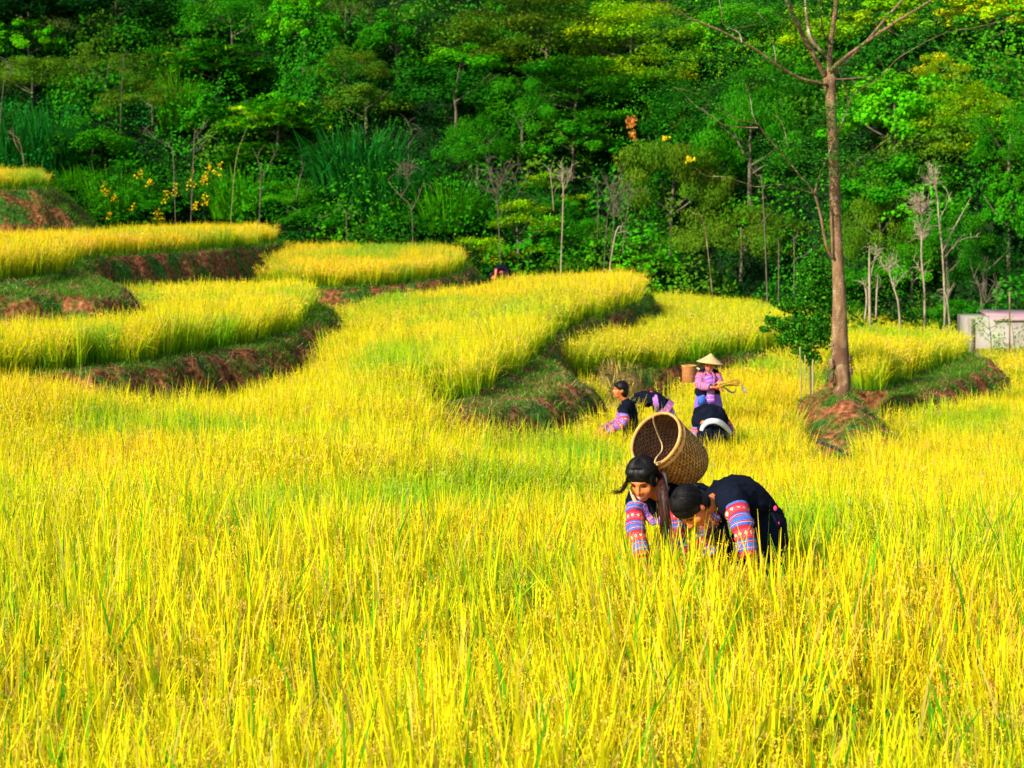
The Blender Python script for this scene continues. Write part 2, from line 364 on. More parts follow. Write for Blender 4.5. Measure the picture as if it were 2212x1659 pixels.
# ------------------------------------------------------------------ ground sheet
def build_ground():
    m, nt, out = newmat('soil_and_moss')
    geo = N(nt, 'ShaderNodeNewGeometry'); pos = geo.outputs['Position']
    n1 = N(nt, 'ShaderNodeTexNoise'); n1.inputs['Scale'].default_value = 1.3; n1.inputs['Detail'].default_value = 8; n1.inputs['Roughness'].default_value = .65; nt.links.new(pos, n1.inputs[0])
    n2 = N(nt, 'ShaderNodeTexNoise'); n2.inputs['Scale'].default_value = 9; n2.inputs['Detail'].default_value = 6; nt.links.new(pos, n2.inputs[0])
    soil = ramp(nt, n2.outputs[0], [(0.3, (.04, .014, .006)), (0.46, (.15, .050, .019)), (0.60, (.29, .10, .040)), (0.74, (.42, .19, .085))])
    moss = ramp(nt, n2.outputs[0], [(0.3, (.012, .045, .006)), (0.6, (.05, .14, .015))])
    f = ramp(nt, n1.outputs[0], [(0.48, (0, 0, 0)), (0.57, (1, 1, 1))])
    c = mixc(nt, f, soil, moss)
    hf = N(nt, 'ShaderNodeAttribute', attribute_name='Col').outputs['Color']
    sep = N(nt, 'ShaderNodeSeparateColor'); nt.links.new(hf, sep.inputs[0])
    c = mixc(nt, sep.outputs[0], c, (.006, .022, .004)); c = mixc(nt, sep.outputs[1], c, (.30, .21, .07))
    b = N(nt, 'ShaderNodeBsdfPrincipled'); b.inputs['Roughness'].default_value = .95; b.inputs['Specular IOR Level'].default_value = .1
    nt.links.new(c, b.inputs['Base Color'])
    bp = N(nt, 'ShaderNodeBump'); bp.inputs['Strength'].default_value = .9; bp.inputs['Distance'].default_value = .08
    nt.links.new(n2.outputs[0], bp.inputs['Height']); nt.links.new(bp.outputs[0], b.inputs['Normal']); nt.links.new(b.outputs[0], out.inputs[0])
    nc, nr = 460, 900
    t = np.linspace(-.48, .48, nc); Y = np.geomspace(2.0, 135, nr)
    X = t[None, :]*(Y[:, None]+3); YY = np.broadcast_to(Y[:, None], X.shape)
    z, b0, on, who, hl = terrain(X, YY, True)
    V = np.stack([X, YY, z], -1).reshape(-1, 3)
    i = np.arange(nr-1)[:, None]*nc; j = np.arange(nc-1)[None, :]
    Fq = np.stack([i+j, i+j+1, i+nc+j+1, i+nc+j], -1).reshape(-1, 4)
    col = np.zeros((len(V), 3)); col[:, 0] = hl.ravel()
    stub = stubble_mask(X, YY).ravel(); col[:, 1] = stub
    tag(link('ground', mesh_np('ground', V, Fq, col, True), m), kind='structure')
    # the rest of the land round the fields, out to the horizon
    g = np.r_[np.linspace(-400, -70, 23), np.linspace(-66, 66, 34), np.linspace(70, 400, 23)]; gy = np.r_[np.linspace(-300, -12, 20), np.linspace(-8, 140, 38), np.linspace(150, 500, 24)]
    X, Y2 = np.meshgrid(g, gy); z = terrain(X, np.maximum(Y2, 2.0)); z = np.minimum(z, 60)-.25
    V = np.stack([X, Y2, z], -1).reshape(-1, 3); nc = len(g); i = np.arange(len(gy)-1)[:, None]*nc; j = np.arange(nc-1)[None, :]
    Fq = np.stack([i+j, i+j+1, i+nc+j+1, i+nc+j], -1).reshape(-1, 4)
    cx = V[Fq].mean(1); r = np.abs(cx[:, 0])/(cx[:, 1]+3)
    keep = ~((cx[:, 1] > 4) & (cx[:, 1] < 130) & (r < .42))
    # drop the sheet well under the fine one where they overlap
    inside = (np.abs(V[:, 0])/(np.abs(V[:, 1])+3) < .48) & (V[:, 1] > 2) & (V[:, 1] < 135); V[inside, 2] -= 1.2
    col = np.zeros((len(V), 3)); col[:, 0] = 1
    tag(link('terrain', mesh_np('terrain', V, Fq[keep], col, True), m), kind='structure')

def stubble_mask(x, y):
    cx, cy = (1400-1106)*31.5/F, 31.5
    r = np.sqrt(((x-cx)/1.15)**2+((y-cy)/2.6)**2)+(vnoise(x*2, y*2, 4)-.5)*.3
    return (r < 1) & (x > (1290-1106)*y/F)

# people and things the crop must not grow through: (column, distance, radius)
CLEAR = [(1395, 9.8, .13), (1440, 10.05, .26), (1485, 10.25, .24), (1500, 9.7, .12), (1560, 9.8, .24), (1620, 9.85, .26), (1655, 9.9, .22),
         (1350, 23.65, .26), (1318, 23.5, .12), (1400, 26.0, .36), (1433, 26.0, .28), (1530, 27.0, .28), (1537, 23.15, .34), (1560, 27.0, .15)]

# ------------------------------------------------------------------ rice
Y1, Y2c, Y3c = np.array([.96, .77, .010]), np.array([.73, .72, .010]), np.array([.13, .42, .012])
GOLD, TAN = np.array([.92, .69, .04]), np.array([.84, .58, .11])
def rice_clump(name, lod, seed):
    rg = np.random.default_rng(seed); mb = MB()
    n, rad, w, seg, npan = [(28, .09, .022, 5, 9), (30, .12, .017, 3, 7), (32, .20, .025, 2, 10)][lod]
    a = rg.random(n)*6.283; r = rad*np.sqrt(rg.random(n))
    P = np.stack([np.cos(a)*r, np.sin(a)*r, np.zeros(n)], 1)
    L = rg.uniform(.58, .92, n); az = a+rg.normal(0, .8, n); lean = np.abs(rg.normal(.07, .09, n)); bend = np.abs(rg.normal(.12, .28, n)); bend[rg.random(n) < .12] += 1.6
    k = rg.random(n); ct = np.where(k[:, None] < .58, Y1, np.where(k[:, None] < .84, Y2c, np.where(k[:, None] < .93, Y3c, TAN)))*rg.uniform(.85, 1.12, (n, 1))
    cb = ct*.12+Y3c*.85
    V, Fc, C = blades(P, az, lean, bend, L, w*rg.uniform(.7, 1.3, n), seg, cb, ct, twist=1.4, rg=rg); mb.add(V, Fc, C)
    # thin culms in the lower half
    V, Fc, C = blades(P*.8, az, .04, .05, .5, w*.5, 1, Y3c*.9, Y2c*.8, tip=.2, rg=rg); mb.add(V, Fc, C)
    # drooping ears
    for q in range(npan):
        az0 = rg.random()*6.283; p = np.array([math.cos(az0), math.sin(az0), 0])*rad*rg.random(); d = np.array([math.cos(az0), math.sin(az0), 0])
        z0 = rg.uniform(.40, .60); pts = [p+np.array([0, 0, z0])]; th = rg.uniform(.1, .3); ln = rg.uniform(.16, .24); steps = [10, 5, 4][lod]; end = rg.uniform(1.5, 2.6)
        for s in range(steps):
            th2 = th+(end-th)*((s+1)/steps); pts.append(pts[-1]+(d*math.sin(th2)+np.array([0, 0, 1])*math.cos(th2))*ln/steps*1.5)
        pts = np.array(pts); cg = (GOLD if rg.random() < .6 else TAN)*rg.uniform(.85, 1.15)
        m_ = [54, 13, 8][lod]; t = rg.random(m_)*(steps-.01)
        c = catmull(pts, t); dn = rg.normal(size=(m_, 3))*.5+d*.3+np.array([0, 0, -.8])
        c = c+rg.normal(size=(m_, 3))*[.008, .012, .02][lod]
        sz = [.015, .030, .052][lod]
        V, Fc, C = leaves(c, dn, rg.normal(size=(m_, 3))*.6+[-.3, -.3, .5], sz*rg.uniform(.8, 1.3, m_), sz*[.45, .42, .4][lod], cg*rg.uniform(.88, 1.12, (m_, 1))); mb.add(V, Fc, C)
    me = mb.mesh(name); me.materials.append(M_rice); return me

LODC = []
for lod in range(3):
    c = bpy.data.collections.new('rice_clumps_%d' % lod)
    for k in range(6):
        c.objects.link(bpy.data.objects.new('rice_clump', rice_clump('rice_clump', lod, 100*lod+k)))
    LODC.append(c)

def gn_group(coll):
    ng = bpy.data.node_groups.new('plant_rows', 'GeometryNodeTree')
    ng.interface.new_socket('Geometry', in_out='INPUT', socket_type='NodeSocketGeometry'); ng.interface.new_socket('Geometry', in_out='OUTPUT', socket_type='NodeSocketGeometry')
    gi = ng.nodes.new('NodeGroupInput'); go = ng.nodes.new('NodeGroupOutput')
    ip = ng.nodes.new('GeometryNodeInstanceOnPoints'); ci = ng.nodes.new('GeometryNodeCollectionInfo')
    ci.inputs['Collection'].default_value = coll; ci.inputs['Separate Children'].default_value = True; ci.inputs['Reset Children'].default_value = True
    def at(nm, ty):
        a = ng.nodes.new('GeometryNodeInputNamedAttribute'); a.data_type = ty; a.inputs['Name'].default_value = nm
        return [o for o in a.outputs if o.enabled and o.name == 'Attribute'][0]
    ng.links.new(gi.outputs[0], ip.inputs['Points']); ng.links.new(ci.outputs[0], ip.inputs['Instance']); ip.inputs['Pick Instance'].default_value = True
    ng.links.new(at('idx', 'INT'), ip.inputs['Instance Index']); ng.links.new(at('rot', 'FLOAT_VECTOR'), ip.inputs['Rotation']); ng.links.new(at('scl', 'FLOAT_VECTOR'), ip.inputs['Scale'])
    ng.links.new(ip.outputs[0], go.inputs[0]); return ng
GN = [gn_group(c) for c in LODC]

def scatter(name, P, rot, scl, tint, gold, lod, parent=None):
    me = bpy.data.meshes.new(name); me.vertices.add(len(P)); me.vertices.foreach_set('co', P.astype(np.float32).ravel()); me.update()
    for nm, ty, dat, key in (('rot', 'FLOAT_VECTOR', rot, 'vector'), ('scl', 'FLOAT_VECTOR', scl, 'vector'), ('tint', 'FLOAT', tint, 'value'), ('gold', 'FLOAT', gold, 'value'), ('idx', 'INT', rng.integers(0, 6, len(P)), 'value')):
        a = me.attributes.new(nm, ty, 'POINT'); a.data.foreach_set(key, np.asarray(dat, np.int32 if ty == 'INT' else np.float32).ravel())
    o = bpy.data.objects.new(name, me); COL.objects.link(o); md = o.modifiers.new('rows', 'NODES'); md.node_group = GN[lod]
    me.materials.append(M_rice)
    return o

RICE_LBL = {
 -1: 'yellow ripe rice of the near paddy round the harvesters, filling the lower half',
 0: 'golden rice on the terrace above the bare hump left of the harvesters',
 1: 'ripe rice on the large left terrace above the long red earth bank',
 2: 'ripe rice on the left terrace with two curved edges below the yellow flowers',
 3: 'golden rice with green stems on the rounded terrace at centre left below the scrub',
 4: 'small strip of ripe rice on the highest terrace at the left edge',
 5: 'yellow green rice on the terrace behind the woman in the conical hat',
 6: 'bright yellow rice on the rounded terrace right of the tall tree trunk'}
def build_rice():
    bins = [(3.2, 11.5, .15, 0), (11.5, 33, .19, 1), (33, 70, .30, 2)]
    store = {}
    for y0, y1, sp, lod in bins:
        ys = np.arange(y0, y1, sp); P = []
        for y in ys:
            hw = .33*y+3.4; xs = np.arange(-hw, hw, sp); P.append(np.stack([xs, np.full(len(xs), y)], 1))
        P = np.concatenate(P); P += (rng.random(P.shape)-.5)*sp*.85
        x, y = P[:, 0], P[:, 1]
        z, b0, on, who, hl = terrain(x, y, True)
        keep = ~hl & ~stubble_mask(x, y)
        baseok = (z-b0 < .05)
        for i, (nm, t) in enumerate(TER.items()):
            sd = sdist(t['poly'], x, y); keep &= ~((sd > -t['m']+(vnoise(x*1.7, y*1.7, 91)-.5)*.5) & (who == i))
        keep &= (who >= 0) | baseok
        for i, (nm, t) in enumerate(TER.items()):
            p_ = t['pl'][0]+t['pl'][1]*x+t['pl'][2]*y; keep &= ~((who == i) & (z-p_ > .10))
        # bare strip round the hump of the tall tree, towards the viewer, and a little drain in front of it
        keep &= ~((np.abs(x-(1800-1106)*y/F) < .42+(y-23)*.06) & (y > 22.6) & (y < 31) & (x < (1860-1106)*y/F))
        for vx, d, r in CLEAR: keep &= np.hypot(x-(vx-1106)*d/F, y-d) > r
        x, y, z, who = x[keep], y[keep], z[keep], who[keep]
        patch = fbm(x/1.6, y/2.4, 21); patch2 = fbm(x/4.5, y/6, 31)
        tint = np.clip((patch-.59)*4.5, 0, .8)+np.clip((patch2-.60)*3.5, 0, .45)*.8+rng.random(len(x))*.12
        near = np.clip((9-y)/6, 0, .5)
        gold = np.clip((fbm(x/2.2, y/3, 41)-.50)*3.0, 0, 1)*.42*(1-np.clip(tint*2, 0, 1)) + (who == 0)*.25*(y > 38)+(who == 2)*.35+(who == 4)*.4+(who == 3)*.35+(y>17)*(y<26)*(x>1)*.12
        tint = np.where(who == 5, tint+.22, tint)
        h = (np.where(y < 13, .99+.13*((y > 8.3) & (y < 9.9) & (x > .4) & (x < 1.9)), np.where((y < 30) & (who < 0), .93, .84))+.22*(fbm(x/.9, y/.9, 51)-.5)*2+rng.normal(0, .085, len(x)))*np.where(who >= 0, .98, 1.0)
        sc = np.stack([np.full(len(x), 1.05), np.full(len(x), 1.05), h], 1)
        rot = np.stack([rng.normal(0, .09, len(x))+.22*(vnoise(x/1.3, y/1.3, 93)-.5), rng.normal(0, .09, len(x))+.3*(vnoise(x/1.5, y/1.5, 94)-.5), rng.random(len(x))*6.283], 1)
        for w in np.unique(who):
            m = who == w; store.setdefault(int(w), []).append((np.stack([x, y, z], 1)[m], rot[m], sc[m], tint[m], gold[m], lod))
    for w, lst in store.items():
        for (P, r, s, t, g, lod) in lst:
            o = scatter('rice_field', P, r, s, t, g, lod)

            tag(o, RICE_LBL[w]+(', its nearest part' if len(lst) > 1 and lod == lst[0][5] else ', its farther part' if len(lst) > 1 and lod == lst[-1][5] else ', its middle part' if len(lst) > 1 else ''), 'rice', kind='stuff')
            print('rice', w, lod, len(P))

# ------------------------------------------------------------------ grass, weeds and straw on the banks
def build_banks():
    P = []
    for y0, y1, sp in [(19, 33, .034), (33, 50, .055), (50, 67, .085)]:
        for y in np.arange(y0, y1, sp):
            hw = .32*y+.8; xs = np.arange(-hw, hw, sp); P.append(np.stack([xs, np.full(len(xs), y)], 1)+(rng.random((len(xs), 2))-.5)*sp)
    P = np.concatenate(P); x, y = P[:, 0], P[:, 1]; z, b0, on, who, hl = terrain(x, y, True)
    lip = np.zeros(len(x), bool); face = on.copy()
    for i, (nm, t) in enumerate(TER.items()):
        sd = sdist(t['poly'], x, y); lip |= (sd > -min(t['m'], .5)-.12) & (sd < .02) & (z-b0 > .15)
    hm = hump(x, y) > .04; face |= hm
    g = fbm(x*.9, y*.9, 61); g2 = fbm(x*4, y*4, 62)
    veg = (~hl) & (lip & (g2 > .40) | face & ((g > .50) & (g2 > .42) | (g2 > .60)))
    topb = who == 4
    veg |= (~hl) & face & (x < -12) & (y > 44) & (g2 > .33)
    k = np.where(veg)[0]; rep = 2 if len(k) < 120000 else 1
    k = np.repeat(k, rep); n = len(k); print('bank weeds', n)
    far = np.clip(y[k]/28, .8, 2.2)
    Pn = np.stack([x[k], y[k], z[k]-.01], 1)+rng.normal(0, .01, (n, 3))
    pal = np.array([[.04, .20, .010], [.07, .28, .014], [.12, .34, .014], [.03, .12, .010], [.20, .34, .02]]); c = pal[rng.choice(5, n, p=[.3, .3, .15, .15, .1])]
    V, Fc, C = blades(Pn, rng.random(n)*6.283, np.abs(rng.normal(.4, .4, n)), np.abs(rng.normal(.5, .6, n)), rng.uniform(.04, .12, n)*far*.9, .010*far, 2, c*.6, c, twist=1.5)
    o = link('bank_grass', mesh_np('bank_grass', V, Fc, C), M_weed); tag(o, 'short green grass and weeds growing on the terrace banks', 'grass', kind='stuff')
    # dead straw and litter on the faces
    s = np.where((~hl) & face & (rng.random(len(x)) < .42))[0]; n = len(s)
    Pn = np.stack([x[s], y[s], z[s]+.005], 1); pal = np.array([[.30, .13, .06], [.45, .25, .12], [.14, .06, .03], [.50, .36, .16]]); c = pal[rng.integers(0, 4, n)]
    V, Fc, C = blades(Pn, rng.random(n)*6.283, rng.uniform(.9, 1.7, n), rng.normal(0, .5, n), rng.uniform(.05, .16, n), .010*np.clip(y[s]/28, 1, 2), 2, c, c, twist=1.5)
    tag(link('bank_straw', mesh_np('bank_straw', V, Fc, C), M_weed), 'dead brown straw and litter lying on the red earth banks', 'straw', kind='stuff')
    # cut straw and stubble in front of the terrace behind the hat woman
    cx = (1400-1106)*31.5/F; n = 9000; x = rng.uniform(cx-1.6, cx+1.6, n); y = rng.uniform(28, 35, n); m = stubble_mask(x, y); x, y = x[m], y[m]; n = len(x)
    z = terrain(x, y); c = np.array([[.70, .52, .14], [.62, .40, .14], [.75, .62, .10], [.40, .25, .10]])[rng.integers(0, 4, n)]
    up = rng.random(n) < .35
    V, Fc, C = blades(np.stack([x, y, z+rng.random(n)*.16], 1), rng.random(n)*6.283, np.where(up, .2, 1.35), .3, np.where(up, .24, .5), .016, 2, c, c, twist=1.3)
    tag(link('rice_stubble', mesh_np('rice_stubble', V, Fc, C), M_weed), 'trampled cut rice straw and stubble between the bending woman and the next terrace', 'straw', kind='stuff')
# ------------------------------------------------------------------ wood on the hillside
def hit(vx, vy, y0=40):
    ys = np.arange(y0, 134, .25); xs = (vx-1106)*ys/F; zr = ZC-(vy-HY)*ys/F; z = terrain(xs, ys); k = np.where(z >= zr)[0]
    i = k[0] if len(k) else len(ys)-1
    return np.array([xs[i], ys[i], z[i]])
def onground(vx, d):
    x = (vx-1106)*d/F; return np.array([x, d, float(terrain(np.array([x]), np.array([d]))[0])])

G = {'dark': (.008, .085, .004), 'mid': (.022, .185, .004), 'bright': (.055, .33, .004), 'lime': (.18, .42, .004), 'yellow': (.32, .46, .006), 'olive': (.065, .17, .008), 'blue': (.010, .15, .014), 'grey': (.08, .13, .03), 'deep': (.003, .028, .004)}  # yellow and top-right lime hold sunlight in the leaf colour, deep holds shade

def cr_broad(rx, ry, rz, n, leaf, nc=26, flat=0.0, spread=.24, asp=.55, droop=.0):
    """broad-leaved crown: leaf clusters over an uneven ellipsoid"""
    mb = MB(); cd = rdir(nc); cd[:, 2] = np.abs(cd[:, 2])*1.0-.25*(rng.random(nc)); rad = rng.uniform(.55, 1.0, nc)
    C0 = cd*rad[:, None]*[rx, ry, rz]
    w = rng.uniform(.5, 1.5, nc); k = rng.choice(nc, n, p=w/w.sum()); sp = spread*rng.uniform(.6, 1.3, nc)[k]
    o = rdir(n)*(rng.random((n, 1))**.33); C = C0[k]+o*sp[:, None]*np.array([rx, ry, rz*.8])
    Nn = o*.8+cd[k]*.4+np.array([0, 0, .5])+rng.normal(size=(n, 3))*.45; D = np.cross(Nn, rdir(n)); D[:, 2] -= droop
    b = rng.uniform(.75, 1.2, nc)[k]*rng.uniform(.7, 1.3, n)
    col = np.stack([b*rng.uniform(.8, 1.5, nc)[k], b, b], 1)
    mb.add(*leaves(C, D, Nn, leaf*rng.uniform(.6, 1.3, n), leaf*asp*rng.uniform(.7, 1.2, n), col)); return mb
def cr_layer(rx, ry, rz, n, leaf, nt=22, slope=.5):
    """layered crown: flat sprays of fine leaves on near level boughs"""
    mb = MB(); a = rng.random(nt)*6.283; h = rng.uniform(-.6, 1, nt); r = np.sqrt(np.clip(1-np.clip(h, -.3, 1)**2, .1, 1))*rng.uniform(.25, .95, nt)
    C0 = np.stack([np.cos(a)*r*rx, np.sin(a)*r*ry, h*rz], 1); R = rng.uniform(.14, .34, nt)
    k = rng.integers(0, nt, n); th = rng.random(n)*6.283; rr = np.sqrt(rng.random(n))*R[k]
    # each spray made of finger-like strands
    th = np.round(th/.35)*.35+rng.normal(0, .05, n)+k
    off = np.stack([np.cos(th)*rr*rx, np.sin(th)*rr*ry, -slope*rr**1.5*rz*1.6+rng.normal(0, .05, n)*rz], 1)
    C = C0[k]+off; Nn = np.array([0, 0, 1.])+rng.normal(size=(n, 3))*.3; D = off*[1, 1, .3]+rng.normal(size=(n, 3))*.15
    b = rng.uniform(.7, 1.25, nt)[k]*rng.uniform(.7, 1.3, n); col = np.stack([b*rng.uniform(.8, 1.7, nt)[k], b, b], 1)
    mb.add(*leaves(C, D, Nn, leaf*1.3*rng.uniform(.6, 1.3, n), leaf*.45, col)); return mb
def cr_whorl(rx, ry, rz, n, leaf):
    """long leaves in drooping rosettes at the twig ends"""
    mb = MB(); nr = n//13; cd = rdir(nr); cd[:, 2] = np.abs(cd[:, 2])*.9-.2; C0 = cd*rng.uniform(.35, 1, (nr, 1))*[rx, ry, rz]
    k = np.repeat(np.arange(nr), 13); N_ = len(k); az = rng.random(N_)*6.283; yel = (rng.random(N_) < .07) | (rng.random(nr) < .05)[k]
    c = np.where(yel[:, None], [9., 2.2, 1.2], [1., 1., 1.])*rng.uniform(.7, 1.3, (nr, 1))[k]*rng.uniform(.8, 1.2, (N_, 1))
    mb.add(*blades(C0[k]-[0, 0, .05], az, rng.uniform(.5, 1.1, N_), rng.uniform(.7, 1.6, N_), leaf*rng.uniform(.8, 1.3, N_), leaf*.2, 3, c*.8, c, twist=.2)); return mb
def cr_grass(rx, rz, n, w=.035):
    """tall reed-like grass clump, blades arching outwards"""
    mb = MB(); a = rng.random(n)*6.283; r = np.sqrt(rng.random(n))*rx*.6; P = np.stack([np.cos(a)*r, np.sin(a)*r, np.zeros(n)], 1)
    b = rng.uniform(.6, 1.35, n); c = np.stack([b*rng.uniform(.7, 1.6, n), b, b*rng.uniform(.8, 1.3, n)], 1)
    mb.add(*blades(P, a+rng.normal(0, .4, n), np.abs(rng.normal(.22, .2, n)), np.abs(rng.normal(1.2, .6, n)), rz*rng.uniform(.5, 1.2, n), w, 5, c*.55, c, twist=.5)); return mb
def cr_airy(rx, ry, rz, n, leaf):
    mb = cr_broad(rx, ry, rz, n, leaf, nc=40, spread=.20, asp=.4); return mb

PROTO = {}
def proto(kind):
    """a few meshes per kind, unit crown half-size 1"""
    if kind not in PROTO:
        f = {'broad': lambda: cr_broad(1, 1, 1, 6500, .075), 'fine': lambda: cr_broad(1, 1, 1, 11000, .048, nc=34, asp=.45, droop=.3), 'layer': lambda: cr_layer(1, 1, 1, 14000, .05, nt=60),
             'fan': lambda: cr_layer(1, 1, 1, 8000, .055, nt=30, slope=.25), 'whorl': lambda: cr_whorl(1, 1, 1, 3400, .19), 'grass': lambda: cr_grass(1, 1.0, 700, .030), 'airy': lambda: cr_airy(1, 1, 1, 5200, .045),
             'droop': lambda: cr_broad(1, 1, 1, 12000, .06, nc=44, asp=.28, droop=1.3, spread=.2), 'vine': lambda: cr_broad(1, 1, 1, 9000, .06, nc=50, spread=.16, asp=.85)}[kind]
        PROTO[kind] = [f().mesh('crown') for _ in range(3)]
    return random.choice(PROTO[kind])

def twig_mesh(base, pts_list, radii, off, n=7):
    mb = MB()
    for P, R in zip(pts_list, radii):
        V, Fc, U = tube(P, R, n, resample=max(6, len(P)*4), jit=.12); mb.add(V, Fc)
    return mb.mesh('wood', True, off)

def plant(kind, name, cat, label, vx, vy, wv, hv, tint, group=None, d=None, trunk=True, lift=None):
    """crown centred at grid (vx,vy), wv x hv wide and high on the grid, standing on the slope"""
    foot = hit(vx, vy+hv*.5) if d is None else onground(vx, d)
    dd = foot[1]; s = dd/F; rx = wv*s*.66; rz = hv*s*.66
    cz = ZC-(vy-HY)*s; root = empty(name, foot); tag(root, label, cat, group)
    me = proto(kind)
    if kind == 'grass':
        o = link('blades', me, M_leaf, root); o.scale = (rx*1.1, rx*1.1, max(.5, hv*s*1.05)); o.location = (0, 0, 0)
    else:
        o = link('crown', me, M_leaf, root); o.scale = (rx, rx*.9, rz*.95); o.location = (0, 0, cz-foot[2])
        if trunk:
            h = max(.25, cz-foot[2]+rz*.35); P = [(0, 0, -.2), (rng.normal(0, .08)*h*.3, 0, h*.45), (rng.normal(0, .1)*h*.4, 0, h)]; r0 = .035*h**.8+.02
            mb = MB(); V, Fc, U = tube(P, [r0, r0*.7, r0*.3], 7, resample=8); mb.add(V, Fc)
            for q in range(4):
                z0 = h*rng.uniform(.4, .8); a = rng.random()*6.28; e = np.array([math.cos(a)*rx*.6, math.sin(a)*rx*.6, z0+rz*.5]); V, Fc, U = tube([(P[1][0], 0, z0), e*[.5, .5, 0]+[0, 0, z0+rz*.2], e], [r0*.45, r0*.3, r0*.12], 5, resample=6); mb.add(V, Fc)
            link('trunk', mb.mesh('trunk', True), M_trunk, root)
    o.rotation_euler = (0, 0, rng.random()*6.28)
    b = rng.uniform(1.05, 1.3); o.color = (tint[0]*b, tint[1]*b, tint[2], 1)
    return root

def undergrowth():
    """leafy scrub that covers the slope in humps, nobody could count it"""
    ND = 1500; dx = rng.uniform(-34, 40, ND); dy = rng.uniform(44, 122, ND); k = np.abs(dx) < .34*dy+3; dx, dy = dx[k], dy[k]; dz = terrain(dx, dy); hl = hill_z(dx, dy) > -5; dx, dy, dz = dx[hl], dy[hl], dz[hl]
    R = rng.uniform(.7, 2.3, len(dx)); H = R*rng.uniform(.7, 1.9, len(dx)); m = len(dx)
    n = 780000; w = R**1.7; k = rng.choice(m, n, p=w/w.sum()); d = rdir(n); d[:, 2] = np.abs(d[:, 2])
    bump = 1+.35*(vnoise(d[:, 0]*3+k*7.1, d[:, 1]*3+d[:, 2]*3, 8)-.5)*2
    C = np.stack([dx[k]+d[:, 0]*R[k]*bump, dy[k]+d[:, 1]*R[k]*bump, dz[k]-.2+d[:, 2]*H[k]*bump], 1)+rng.normal(0, .07, (n, 3))
    front = d[:, 1] < .35; C, d, k = C[front], d[front], k[front]; n = len(k)
    u = C[:, 0]/C[:, 1]*F+1106; v = HY-(C[:, 2]-ZC)/C[:, 1]*F
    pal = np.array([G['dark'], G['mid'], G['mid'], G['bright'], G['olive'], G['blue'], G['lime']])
    # more yellow green to the right and above paints sunlight; deeper green at left
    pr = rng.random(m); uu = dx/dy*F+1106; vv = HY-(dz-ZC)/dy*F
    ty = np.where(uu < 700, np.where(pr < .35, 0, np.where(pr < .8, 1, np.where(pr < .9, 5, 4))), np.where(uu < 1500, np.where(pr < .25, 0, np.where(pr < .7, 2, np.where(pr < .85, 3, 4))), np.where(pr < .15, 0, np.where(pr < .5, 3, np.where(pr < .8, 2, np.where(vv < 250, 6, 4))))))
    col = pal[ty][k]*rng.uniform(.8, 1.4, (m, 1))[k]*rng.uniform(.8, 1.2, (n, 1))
    Nn = d*.7+[0, -.1, .5]+rng.normal(size=(n, 3))*.5; D = np.cross(Nn, rdir(n)); D[:, 2] -= .25
    L = rng.uniform(.10, .225, n); fine = (np.arange(m) % 3 == 0)[k]; L = np.where(fine, L*.65, L)
    V, Fc, Cc = leaves(C, D, Nn, L, L*np.where(fine, .4, .6), col)
    # low cover hugging the slope between the humps
    n = 300000; yy = rng.uniform(44, 118, n); xx = yy*rng.uniform(-.34, .34, n); hz = hill_z(xx, yy); kk = (hz > -5) | ((xx > 7) & (yy > 43.5) & (yy < 56)) | ((yy > 60) & (yy < 70)); xx, yy = xx[kk], yy[kk]; n = len(xx)
    zz = terrain(xx, yy)+rng.random(n)**1.5*(.25+.9*vnoise(xx*1.3, yy*1.3, 77)); rb = np.zeros(n, bool)
    for t in TER.values(): rb |= sdist(t['poly'], xx, yy) < .3
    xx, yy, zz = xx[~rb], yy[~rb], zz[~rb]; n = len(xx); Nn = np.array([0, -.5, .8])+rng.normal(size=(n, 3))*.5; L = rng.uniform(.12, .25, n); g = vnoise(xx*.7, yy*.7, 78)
    c = np.where((g < .45)[:, None], np.array(G['deep']), np.where((g < .75)[:, None], np.array(G['dark']), np.array(G['olive'])*.7))*rng.uniform(.6, 1.3, (n, 1))  # low cover darkened so its colour carries the shade of the hollows
    V3, F3, C3 = leaves(np.stack([xx, yy, zz], 1), rdir(n), Nn, L, L*.55, c); Fc = np.vstack([Fc, F3+len(V)]); V = np.vstack([V, V3]); Cc = np.vstack([Cc, C3])
    tag(link('undergrowth', mesh_np('undergrowth', V, Fc, Cc), M_leaf), 'dense green scrub and creepers covering the wooded slope behind the terraces', 'undergrowth', kind='stuff')

